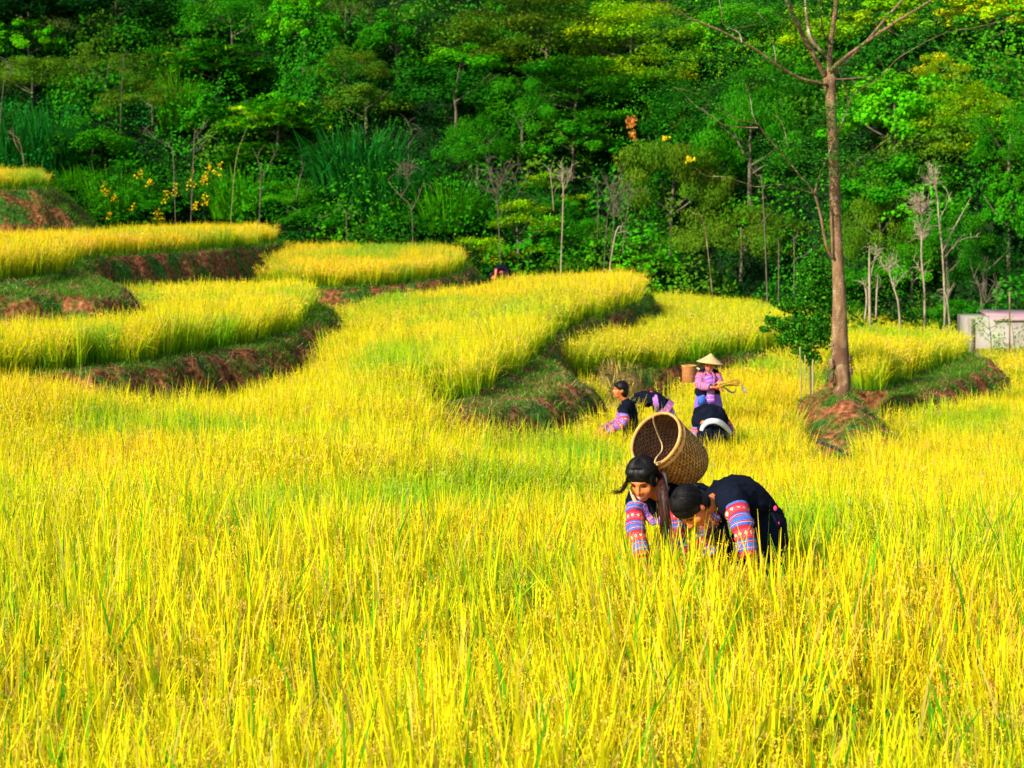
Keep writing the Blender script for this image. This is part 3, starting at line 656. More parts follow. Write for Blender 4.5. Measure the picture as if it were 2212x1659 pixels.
PLANTS = [
 # kind, name, cat, label, vx, vy, w, h, tint[, group]
 ('broad','forest_tree','tree','dark shaded tree filling the top left corner of the wood',60,40,260,150,'deep'),  # shade of the top left corner put into the leaf tint
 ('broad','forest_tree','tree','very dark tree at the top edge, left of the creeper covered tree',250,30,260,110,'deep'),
 ('vine','forest_tree','tree','bright broad-leaved shrub at the left edge below the dark corner',60,100,150,110,'bright'),
 ('airy','shrub','shrub','thin brownish green shrub with bare twigs right of the bright shrub at the left edge',160,75,170,110,'grey'),
 ('fine','shrub','shrub','hazy olive shrub high on the left slope above the reed grass',70,185,190,110,'olive'),
 ('airy','shrub','shrub','round twiggy olive shrub on the left slope with one pale stem showing',230,165,200,130,'olive'),
 ('grass','grass_clump','grass clump','dark upright reed grass clump at the left edge behind the highest rice strip',30,320,130,150,'blue'),
 ('grass','grass_clump','grass clump','dark reed grass clump just right of the broken brown stalks',110,310,130,150,'blue'),
 ('broad','bush','bush','low dark green leafy bush between the reed grass and the pale forked stem',200,325,170,120,'mid'),
 ('broad','bush','bush','small bright bush at the slope foot right of the highest rice strip',160,345,90,60,'mid'),
 ('fine','shrub','shrub','soft olive shrub in the middle of the left slope over the pale forked stem',330,230,180,120,'olive'),
 ('grass','grass_clump','grass clump','light green tall grass clump standing high on the left slope',385,225,90,120,'bright'),
 ('whorl','whorled_tree','tree','tall tree with drooping rosettes of leaves, topmost of the rosette leaved trees',470,150,230,150,'mid'),
 ('whorl','whorled_tree','tree','bright rosette leaved tree with yellow dying leaves at centre left',600,270,210,160,'bright'),
 ('whorl','whorled_tree','tree','rosette leaved tree with yellowing leaves left of the brighter one',490,270,170,130,'mid'),
 ('whorl','whorled_tree','tree','low rosette leaved tree with pale thin stems above the second terrace',560,345,180,90,'mid'),
 ('fine','forest_tree','tree','tall tree hung with climbers at the top edge above the rosette leaved trees',500,60,220,150,'mid'),
 ('vine','creeper_tree','tree','creeper smothered tree with bright yellow green leaves at the top left of centre',655,70,150,170,'bright'),
 ('airy','forest_tree','tree','grey green feathery tree at the top edge right of the creeper tree',745,40,130,110,'grey'),
 ('fine','shrub','shrub','brownish green round shrub below the creeper tree',745,165,160,110,'olive'),
 ('broad','shrub','shrub','olive dome shaped shrub right of the rosette leaved trees',790,235,170,110,'olive'),
 ('broad','forest_tree','tree','leafy tree right of the creeper tree below the top edge',860,95,170,150,'mid'),
 ('grass','grass_clump','grass clump','large arching grass clump right of the rosette leaved trees',770,355,210,150,'blue'),
 ('grass','grass_clump','grass clump','arching grass clump above the centre left terrace, left of the bare twisted tree',840,420,170,140,'blue'),
 ('grass','grass_clump','grass clump','fountain shaped grass clump right behind the rounded centre terrace',965,455,150,110,'bright'),
 ('grass','grass_clump','grass clump','green grass clump at the edge of the rice left of the yellow flowers',250,425,130,110,'bright'),
 ('grass','grass_clump','grass clump','green grass clump right of the yellow flowers',520,420,140,110,'bright'),
 ('grass','grass_clump','grass clump','small grass tuft on top of the bank beside the highest rice strip',165,395,100,50,'bright'),
 ('broad','bush','bush','low dark bush against the second terrace at its right end',690,480,150,80,'mid'),
 ('fine','bush','bush','feathery green bush right of the fallen reed blades at the second terrace',620,440,140,90,'bright'),
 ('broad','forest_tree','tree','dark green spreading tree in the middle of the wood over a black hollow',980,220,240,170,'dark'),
 ('broad','forest_tree','tree','brighter green crown on top of the dark spreading tree',1000,140,170,90,'bright'),
 ('layer','layered_tree','tree','large feathery tree with level boughs filling the top centre of the wood',1180,90,330,170,'olive'),
 ('layer','layered_tree','tree','feathery light green tree with level boughs left of the tall tree',1360,110,300,170,'lime'),
 ('layer','layered_tree','tree','feathery tree with level boughs below the largest level-boughed tree',1240,210,320,130,'mid'),
 ('fine','forest_tree','tree','upright green tree with fine leaves between the hollow and the level-boughed trees',1130,265,170,170,'mid'),
 ('fine','forest_tree','tree','light green small-leaved tree right of the black hollow',1030,330,160,150,'mid'),
 ('vine','forest_tree','tree','leafy green tree left of the dry orange leaves',1240,320,200,130,'mid'),
 ('fan','sapling','sapling','bright yellow green sapling with flat level sprays behind the far harvester',1120,520,210,130,'lime'),
 ('fan','sapling','sapling','small sapling with flat bright sprays above the larger flat-sprayed one',1180,425,150,80,'lime'),
 ('fine','bush','bush','soft green bush between the flat-sprayed sapling and the round leafy bush',1235,530,150,110,'mid'),
 ('vine','bush','bush','round broad-leaved bush at the edge of the rice right of the far harvester',1390,580,130,80,'bright'),
 ('droop','drooping_tree','tree','grey green tree with drooping fine leaves behind the round leafy bush',1450,420,230,260,'olive'),
 ('droop','drooping_tree','tree','drooping fine-leaved tree left of the tall tree trunk',1620,330,260,260,'mid'),
 ('droop','drooping_tree','tree','drooping fine-leaved tree low at the edge of the rice left of the tall tree',1600,530,280,170,'olive'),
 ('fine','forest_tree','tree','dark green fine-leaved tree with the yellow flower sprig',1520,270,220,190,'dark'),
 ('layer','layered_tree','tree','feathery dark green tree right behind the fork of the tall tree',1690,220,220,150,'mid'),
 ('vine','creeper_tree','tree','creeper covered trees with bright leaves right of the tall trunk',1930,270,260,230,'bright'),
 ('vine','creeper_tree','tree','leafy green creeper mass low on the right of the tall trunk',1950,430,230,190,'mid'),
 ('fan','sunlit_tree','tree','sunlit golden topped feathery tree at the upper right',2045,185,180,110,'yellow'),
 ('layer','layered_tree','tree','yellow green layered tree below the golden topped one',2080,270,220,140,'lime'),
 ('vine','creeper_tree','tree','sunlit yellow green climbers in the top right corner',2150,50,230,150,'yellow'),  # sun on the top right wood put into the leaf tint
 ('vine','creeper_tree','tree','sunlit yellow green creeper mass at the top edge right of the tall tree',1950,60,240,150,'lime'),
 ('fine','forest_tree','tree','green tree at the right edge below the golden topped tree',2180,330,160,170,'mid'),
 ('vine','forest_tree','tree','bright small-leaved tree at the right edge over the white shed',2180,480,140,210,'mid'),
 ('airy','shrub','shrub','twiggy dark shrub behind the white shed',2120,590,150,160,'dark'),
 ('broad','bush','bush','green bush between the pale bare trunks on the right',1970,590,130,130,'bright'),
 ('broad','bush','bush','low green bush behind the right terrace beside the tall trunk',1880,620,120,100,'mid'),
 ('broad','bush','bush','leafy green bush low behind the left half of the second terrace',330,448,120,70,'mid'),
 ('fine','bush','bush','low green bush behind the twisted bare forked tree',870,478,130,70,'mid'),
 ('broad','bush','bush','low green bush at the foot of the pale thin forked stems',1205,470,130,80,'mid'),
 ('broad','bush','bush','dark bush at the foot of the leaning grey stems',1300,540,120,70,'dark'),
 ('fine','forest_tree','tree','green tree directly behind the tall forked bare tree',2050,560,170,200,'mid'),
 ('droop','drooping_tree','tree','drooping green tree between the tall trunk and the plumed bare tree',1900,520,170,220,'olive'),
 ('broad','bush','bush','wide green bush against the right terrace left of the shed',2060,680,110,70,'mid'),
 ('broad','forest_tree','tree','bright leafed tree at the top edge left of the tall tree fork',1610,60,200,130,'bright'),
 ('broad','forest_tree','tree','tree with scattered orange leaves at the top edge behind the fork of the tall tree',1760,90,180,130,'lime'),
]
def build_forest():
    undergrowth()
    for p in PLANTS:
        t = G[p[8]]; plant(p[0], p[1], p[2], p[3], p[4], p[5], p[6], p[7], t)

# ------------------------------------------------------------------ bare trees: grid polylines (column,row,width) at one distance
def bare(name, cat, label, d, lines, mat, ddy=None, group=None, leafy=None):
    base = lines[0][0]; foot = W(base[0], base[1], d); gz = float(terrain(foot[0:1], foot[1:2])[0]); foot[2] = min(foot[2], gz) if foot[2] < gz+3 else gz
    root = empty(name, foot); tag(root, label, cat, group)
    tw = MB()
    for i, ln in enumerate(lines):
        ln = [(a+rng.normal(0, .22)*w*1.2*(j > 0), b, w) for j, (a, b, w) in enumerate(ln)]
        for q in range(5 if mat is not M_bamboo else 1):
            j = rng.integers(1, len(ln)); a, b, w = ln[j]; a0, b0, w0 = ln[j-1]; u = rng.random(); x0, y0 = a0+(a-a0)*u, b0+(b-b0)*u
            if y0 > base[1]-60: continue
            an = rng.normal(0, .8); l = rng.uniform(12, 38); c = W(x0, y0, d); e = W(x0+math.sin(an)*l*.5, y0-math.cos(an)*l*.5, d); e2 = W(x0+math.sin(an*1.3)*l, y0-math.cos(an*1.3)*l, d+rng.normal(0, .3))
            tw.add(*tube([c-foot, e-foot, e2-foot], [.012, .008, .003], 4, resample=6)[:2])
        tw.add(*tube(np.array([W(a, b, d) for a, b, w in ln])-foot, [.003]*len(ln), 4, resample=8)[:2])
        P = np.array([W(a, b, d) for a, b, w in ln]); r = np.array([w*(.33 if mat is M_dead else .24)*d/F for a, b, w in ln]); r[-1] = .004
        if i == 0: P[0, 2] = min(P[0, 2], gz-.1)
        if i > 0:
            dep = np.linspace(0, 1, len(P))*rng.uniform(-.5, .5)*(np.linalg.norm(P[-1]-P[0])*.8); P[:, 1] += dep
        r = r*.85
        V, Fc, U = tube(P-foot, np.maximum(r, .004), 8, resample=len(P)*4, jit=.18)
        link('trunk' if i == 0 else 'branch', mesh_np('wood', V, Fc, None, True), mat, root)
    if len(tw.V) > 3: link('twigs', tw.mesh('twigs', True), mat, root)
    return root

def twigs(x, y, n, ln, ang=0.0, w=2.0):
    out = []
    for k in range(n):
        w = 1.5
        a = ang+rng.normal(0, .5); l = ln*rng.uniform(.5, 1.1); b = a+rng.normal(0, .4)
        out.append([(x, y, w), (x+math.sin(a)*l*.5, y-math.cos(a)*l*.5, w*.7), (x+math.sin(a)*l*.5+math.sin(b)*l*.5, y-math.cos(a)*l*.5-math.cos(b)*l*.5, w*.35)])
    return out

def build_bare():
    D = M_dead; Gd = M_greydead
    bare('bare_tree','bare tree','pale bare trunk topped by a dried grey plume, behind the right terrace',47,[[(1998,705,9),(1996,630,8),(1992,560,7),(1992,500,6),(1990,462,4)],[(1996,600,4),(1982,570,3),(1972,560,2)],[(1992,505,3),(1978,470,2),(1972,445,1)],[(1992,505,3),(2004,480,2),(2014,455,1)]]+twigs(1990,465,14,42,0,1.6)+twigs(1993,520,6,40,0,2),D)
    bare('bare_tree','bare tree','tall forked bare tree with a long limb reaching right, behind the right terrace',48,[[(2040,712,9),(2038,640,8),(2034,540,7),(2030,470,6),(2024,415,4),(2010,355,2)],[(2036,545,5),(2062,490,4.5),(2100,425,3)],[(2026,415,3.5),(2000,392,3),(1982,375,1.5)],[(2031,470,3),(2046,440,2),(2052,420,1)],[(2037,560,3),(2070,520,2),(2110,510,1)]]+twigs(2022,400,5,50,0,2),D)
    bare('bare_tree','bare tree','leaning thin white trunk between the tall trunk and the plumed bare tree',46,[[(1949,700,7),(1940,665,7),(1930,630,6),(1922,590,5),(1910,560,3)],[(1930,625,4),(1946,600,3),(1962,585,1.5)],[(1922,592,4),(1906,575,3),(1898,568,1.5)]]+twigs(1920,585,4,30,0,2),D)
    bare('bare_tree','bare tree','cluster of pale broken trunks just right of the tall trunk',47,[[(1880,690,12),(1880,620,10),(1876,560,7),(1878,530,4)],[(1868,690,7),(1872,640,6),(1866,600,4)],[(1892,690,7),(1890,640,7),(1892,590,4)],[(1880,600,5),(1890,560,4),(1896,530,2)]],D)
    bare('bare_tree','bare tree','thin crossed pale stems right of the tall forked bare tree',46,[[(2057,712,5),(2046,660,5),(2040,625,4)],[(2040,700,4),(2048,645,3.5),(2066,610,2)]],D)
    bare('bare_tree','bare tree','grey twiggy bare shrub left of the white shed',46,[[(2126,680,4),(2120,640,4),(2104,600,3),(2095,560,1.5)],[(2150,680,4),(2155,635,3),(2150,590,1.5)]]+twigs(2130,655,9,70,.1,2),Gd)
    bare('bare_tree','bare tree','twisted bare forked tree right of the arching grass at the centre',63,[[(892,505,6),(889,455,5),(866,425,5),(845,400,3),(838,385,1.5)],[(889,455,5),(905,425,4),(915,395,2)],[(866,425,4),(880,400,3),(876,370,1.5)]]+twigs(880,385,6,40,0,2),Gd)
    bare('bare_tree','bare tree','thin grey tree with a small leafy top above the twisted bare tree',70,[[(882,345,5),(884,310,4),(890,285,3),(880,262,1.5)],[(884,312,3),(900,290,2),(912,280,1)],[(884,318,3),(868,322,2),(856,320,1)]],Gd)
    bare('bare_tree','bare tree','small bare Y shaped tree by the second terrace, left of the arching grass',63,[[(749,500,5),(747,470,4),(742,450,3),(728,432,1.5)],[(747,468,3.5),(757,448,2.5),(762,430,1.2)],[(748,475,3),(768,458,2),(776,452,1)]],Gd)
    bare('bare_shrub','bare shrub','broad grey thicket of bare twigs above the flat-sprayed sapling',62,[[(1085,500,5),(1075,440,4),(1060,390,3),(1050,335,1.5)],[(1075,440,4),(1095,400,3),(1123,360,1.5)],[(1068,420,3),(1040,400,2.5),(1014,365,1)],[(1082,460,3),(1110,430,2),(1140,380,1)]]+twigs(1072,425,12,95,0,2),Gd)
    bare('bare_tree','bare tree','pale thin forked stems between the bare thicket and the trees with drooping leaves',62,[[(1208,465,6),(1214,430,5),(1214,390,4),(1216,355,2)],[(1213,425,4),(1226,395,3),(1236,375,1.5)],[(1196,455,3),(1192,400,3),(1185,360,1.5)]]+twigs(1214,400,5,50,.1,2),D)
    bare('bare_shrub','bare shrub','group of grey leafless stems leaning left of the round leafy bush',60,[[(1300,545,5),(1310,480,4),(1330,410,3),(1350,350,1.5)],[(1318,545,4),(1324,480,4),(1318,400,2)],[(1345,550,4),(1352,480,4),(1366,400,2)],[(1290,520,3),(1292,450,3),(1288,380,1.5)],[(1360,545,4),(1340,470,3),(1300,380,1.5)]]+twigs(1325,470,12,110,.05,2),Gd)
    bare('fallen_branch','branch','pale broken branch leaning at the edge of the rice left of the round leafy bush',58,[[(1303,535,4),(1330,508,6),(1350,488,4)],[(1335,503,4),(1352,500,3),(1362,505,1.5)],[(1340,498,3),(1346,480,2)]],D)
    bare('bare_tree','bare tree','pale straight stem with forked twigs on the left slope above the yellow flowers',66,[[(410,385,6),(416,340,5),(420,305,5),(422,275,3)],[(421,300,4),(436,280,3),(452,258,1.5)],[(422,312,3),(440,300,2),(456,296,1)],[(418,330,3),(440,318,2)]],Gd)
    bare('bare_tree','bare tree','thin pale stem leaning left beside the straight forked stem',66,[[(381,380,4),(374,345,4),(368,318,3),(350,300,1.5)],[(368,320,3),(338,300,2),(312,290,2),(302,275,3)]],Gd)
    bare('bare_tree','bare tree','broken brown stalks bent over at the left edge of the slope',64,[[(56,372,5),(48,335,5),(38,300,4),(22,285,2)],[(48,335,3),(34,310,3),(24,278,2)]],M_bark)
    bare('bare_tree','bare tree','pale bare branches reaching in at the left edge',66,[[(-12,215,5),(8,180,4),(22,160,3),(44,152,1.5)],[(22,160,3),(26,146,1.5)]],Gd)
    bare('bare_tree','bare tree','thin pale forked branch high on the left slope',74,[[(258,158,3),(268,135,3),(282,110,1.5)],[(268,135,2),(264,112,1)]],Gd)
    bare('bare_tree','bare tree','thin stems under the low rosette leaved tree',64,[[(558,420,6),(561,380,6),(558,350,4),(545,320,2)],[(558,395,4),(580,360,3),(600,320,1.5)],[(640,430,4),(645,390,4),(655,350,2)]],Gd)
    bare('bare_tree','bare tree','slender leaning pole-like stem between the rosette leaved trees',66,[[(495,400,3),(510,350,3),(535,270,2)]],M_bamboo)
    bare('bare_tree','bare tree','pale leaning trunk in the shade left of the tall trunk, upper',56,[[(1660,440,7),(1648,410,6),(1632,380,5),(1622,360,3)],[(1655,425,3),(1640,430,2),(1628,425,1)]],Gd)
    bare('bare_tree','bare tree','pale short trunk in shade left of the bushy green tree, rightmost of two',54,[[(1714,580,7),(1716,540,6),(1714,515,4)],[(1718,560,4),(1740,550,3),(1762,530,1.5)],[(1715,530,3),(1724,505,2)]],Gd)
    bare('bare_tree','bare tree','pale short trunk in shade left of the bushy green tree, leftmost of two',54,[[(1681,582,7),(1680,545,6),(1681,512,4)]],Gd)
    bare('bare_tree','bare tree','reddish fallen stem in the dark drooping trees left of the tall tree',56,[[(1545,520,5),(1520,490,5),(1498,462,4),(1484,450,2)]],M_bark)

# ------------------------------------------------------------------ the tall tree
def c6(pts, d0, d1): 
    n = len(pts); return np.array([W(1371+.3857*x, .3857*y, d0+(d1-d0)*i/(n-1)) for i, (x, y, w) in enumerate(pts)]), np.array([w*.3857*.5*(d0+(d1-d0)*i/(n-1))/F for i, (x, y, w) in enumerate(pts)])
def build_tall_tree():
    root_p = np.array([TX, TY, float(terrain(np.array([TX]), np.array([TY]))[0])]); root = empty('tall_tree', root_p)
    tag(root, 'tall bare-limbed tree with long mottled trunk standing on the earth hump at right', 'tree')
    V_ = [(1838,905,30),(1826,862,33),(1822,835,34),(1818,790,38),(1814,755,40),(1814,700,37),(1813,640,31),(1811,590,29),(1809,550,28),(1805,480,27),(1803,400,26),(1800,320,25),(1797,260,24),(1794,205,26),(1793,170,34)]
    P = np.array([W(a, b, 28.9) for a, b, w in V_]); P[0] = root_p+[.02, 0, -.25]; P[1] = root_p+[.0, 0, .08]; R = np.array([w*.5*28.9/F for a, b, w in V_])*.9; R[0] = .16; R[1] = .135
    V, Fc, U = tube(P-root_p, R, 22, resample=90, jit=.05)
    ang = np.arctan2(V[:, 1]-np.interp(V[:, 2], (P-root_p)[:, 2], (P-root_p)[:, 1]), V[:, 0]-np.interp(V[:, 2], (P-root_p)[:, 2], (P-root_p)[:, 0]))
    # torn bark and knobs low on the trunk
    zrel = V[:, 2]; k = np.exp(-((zrel-.62)/.35)**2); b = 1+.35*k*(fbm(ang*2.2+9, zrel*5, 71)-.35)
    cx = np.interp(V[:, 2], (P-root_p)[:, 2], (P-root_p)[:, 0]); V[:, 0] = cx+(V[:, 0]-cx)*b
    m, nt, out = newmat('mottled_bark'); geo = N(nt, 'ShaderNodeTexCoord')
    mp = N(nt, 'ShaderNodeMapping'); mp.inputs['Scale'].default_value = (6, 6, 2.2); nt.links.new(geo.outputs['Object'], mp.inputs[0])
    n1 = N(nt, 'ShaderNodeTexNoise'); n1.inputs['Scale'].default_value = 1.6; n1.inputs['Detail'].default_value = 7; n1.inputs['Roughness'].default_value = .7; nt.links.new(mp.outputs[0], n1.inputs[0])
    base = ramp(nt, n1.outputs[0], [(0.3, (.055, .027, .011)), (0.48, (.16, .085, .034)), (0.60, (.24, .145, .07)), (0.72, (.36, .31, .21))])
    vo = N(nt, 'ShaderNodeTexVoronoi'); vo.inputs['Scale'].default_value = 24; nt.links.new(geo.outputs['Object'], vo.inputs[0])
    sp = mth(nt, 'LESS_THAN', vo.outputs['Distance'], .16); n3 = N(nt, 'ShaderNodeTexNoise'); n3.inputs['Scale'].default_value = 3; nt.links.new(geo.outputs['Object'], n3.inputs[0])
    sx = N(nt, 'ShaderNodeSeparateXYZ'); nt.links.new(geo.outputs['Object'], sx.inputs[0])
    sp = mth(nt, 'MULTIPLY', sp, mth(nt, 'GREATER_THAN', n3.outputs[0], .47)); sp = mth(nt, 'MULTIPLY', sp, .6)
    base = mixc(nt, sp, base, (.62, .58, .48))
    # stripped reddish patch low down
    rz = mth(nt, 'MULTIPLY', mth(nt, 'LESS_THAN', mth(nt, 'ADD', sx.outputs[2], mth(nt, 'MULTIPLY', n1.outputs[0], 1.2)), 1.45), mth(nt, 'GREATER_THAN', n3.outputs[0], .44))
    base = mixc(nt, mth(nt, 'MULTIPLY', rz, .75), base, (.09, .035, .015))
    bs = N(nt, 'ShaderNodeBsdfPrincipled'); bs.inputs['Roughness'].default_value = .9; nt.links.new(base, bs.inputs['Base Color'])
    bp = N(nt, 'ShaderNodeBump'); bp.inputs['Strength'].default_value = .8; bp.inputs['Distance'].default_value = .02; nt.links.new(n1.outputs[0], bp.inputs['Height']); nt.links.new(bp.outputs[0], bs.inputs['Normal']); nt.links.new(bs.outputs[0], out.inputs[0])
    link('trunk', mesh_np('trunk', V, Fc, None, True), m, root)
    # knobby torn bark ridges
    kb = MB()
    for (a, bb, w, h) in [(1798,785,7,26),(1838,800,6,22),(1797,815,6,22),(1836,775,5,16),(1799,745,4,20)]:
        c = W(a, bb, 28.85)-root_p; V, Fc = ellipsoid(c, (w*.5*28.9/F+.01, .05, h*.5*28.9/F)); V = V+(rng.random(V.shape)-.5)*.03; link('bark_knob', mesh_np('bark_knob', V, Fc), M_bark, root)
    BR = [([(1085,480,46),(1088,400,40),(1098,250,33),(1115,130,30),(1128,-20,28),(1135,-160,20)], 28.9, 28.9),
     ([(1068,430,38),(1020,340,36),(960,230,34),(905,120,32),(850,-10,30),(800,-140,20)], 28.9, 28.2),
     ([(1085,330,16),(1030,270,22),(985,215,24),(965,110,20),(955,0,16)], 28.9, 29.8),
     ([(1075,475,26),(1010,460,22),(930,440,20),(860,405,20),(790,360,19),(700,295,18),(600,235,17),(480,172,15),(330,112,12),(240,62,10),(150,12,8),(60,-40,5)], 28.8, 27.4),
     ([(250,68,8),(190,72,6),(110,55,5),(20,25,4)], 27.6, 27.2),
     ([(600,235,10),(580,180,8),(500,140,7),(485,60,5),(470,-20,4)], 28.0, 28.6),
     ([(1095,400,30),(1150,345,26),(1220,290,24),(1370,185,22),(1500,100,20),(1600,40,16),(1690,-20,12)], 28.9, 28.0),
     ([(1105,420,26),(1180,350,22),(1300,230,20),(1400,110,18),(1500,0,14),(1560,-60,9)], 28.9, 30.2),
     ([(1100,445,12),(1180,442,9),(1250,436,8),(1335,430,5)], 28.9, 28.3),
     ([(1108,260,14),(1060,190,11),(1045,110,9),(1030,-10,7)], 28.9, 28.3),
     ([(1050,145,6),(930,135,6),(850,100,5),(760,70,4)], 28.5, 28.0),
     ([(790,360,8),(785,290,6),(760,200,5),(740,130,4),(680,60,3)], 28.3, 28.8),
     ([(700,130,4),(620,150,4),(560,160,3)], 28.4, 28.4),
     # lower second stem and its thin limbs
     ([(1112,1445,26),(1082,1400,22),(1060,1310,19),(1040,1200,18),(1012,1095,16)], 28.8, 28.5),
     ([(1012,1095,14),(1000,1070,13),(930,990,12),(880,925,12),(780,810,11),(725,745,10),(688,698,9),(620,680,7),(560,662,6),(440,590,5),(330,520,4),(220,490,3)], 28.5, 27.6),
     ([(690,715,7),(600,712,6),(500,700,6),(440,655,5),(340,590,4),(290,540,3)], 28.1, 28.8),
     ([(1008,1080,12),(1030,1000,11),(1080,875,10),(1130,760,10),(1185,630,9),(1210,560,8),(1250,510,8),(1380,430,7),(1460,340,7),(1550,280,6),(1690,205,5),(1800,170,5),(1900,155,4),(2060,115,4),(2150,80,3)], 28.4, 26.8),
     ([(1198,590,8),(1185,500,6),(1160,440,5),(1140,380,3)], 27.9, 27.6),
     ([(1385,430,5),(1395,380,4),(1360,310,3)], 27.7, 27.4),
     ([(1005,1085,7),(930,1062,6),(850,1036,6),(760,1035,5),(680,1046,5),(600,1020,4),(500,990,4),(400,985,3),(340,940,3)], 28.5, 27.9),
     ([(1012,1080,6),(1050,1040,5),(1085,1015,4)], 28.5, 28.7),
     ([(690,700,5),(660,640,4),(650,560,3),(620,470,2)], 28.1, 28.4),
     ([(860,830,4),(830,700,3),(780,640,2)], 28.3, 28.7),
     ([(1170,950,4),(1250,890,4),(1350,830,4),(1430,765,3)], 28.8, 28.3)]
    for pts, d0, d1 in BR:
        P, R = c6(pts, d0, d1); V, Fc, U = tube(P-root_p, np.maximum(R*.82, .006), 9, resample=len(pts)*4, jit=.08)
        link('branch', mesh_np('branch', V, Fc, None, True), m if pts[0][2] > 20 else M_bark, root)
    mb = MB()
    for cx, cy, n, s, dd in [(900,70,1400,.55,28.3),(1000,110,600,.3,28.4),(1600,110,1500,.6,27.6),(1750,170,800,.5,27),(1280,250,500,.4,28),(700,60,900,.5,28),(1080,600,700,.25,27.9),(1060,680,700,.25,28),(960,860,1200,.4,28.2),(1080,830,900,.3,28.2),(560,420,1400,.8,28),(400,520,800,.5,27.8),(300,260,900,.6,27.6),(1200,880,600,.35,28.3),(900,760,500,.4,28.3)]:
        c = W(1371+.3857*cx, .3857*cy, dd)-root_p; k = 14; cc = c+rng.normal(size=(k, 3))*[s, s*.6, s*.45]; i = rng.integers(0, k, n)
        C = cc[i]+rng.normal(size=(n, 3))*[.16, .12, .035]; Nn = np.array([0, 0, 1.])+rng.normal(size=(n, 3))*.5; Dd = rdir(n)*[1, 1, .25]
        mb.add(*leaves(C, Dd, Nn, rng.uniform(.035, .07, n), .022, np.array([.03, .17, .012])*rng.uniform(.6, 1.6, (n, 1))))
    link('foliage', mb.mesh('foliage', off=None), M_weed, root)

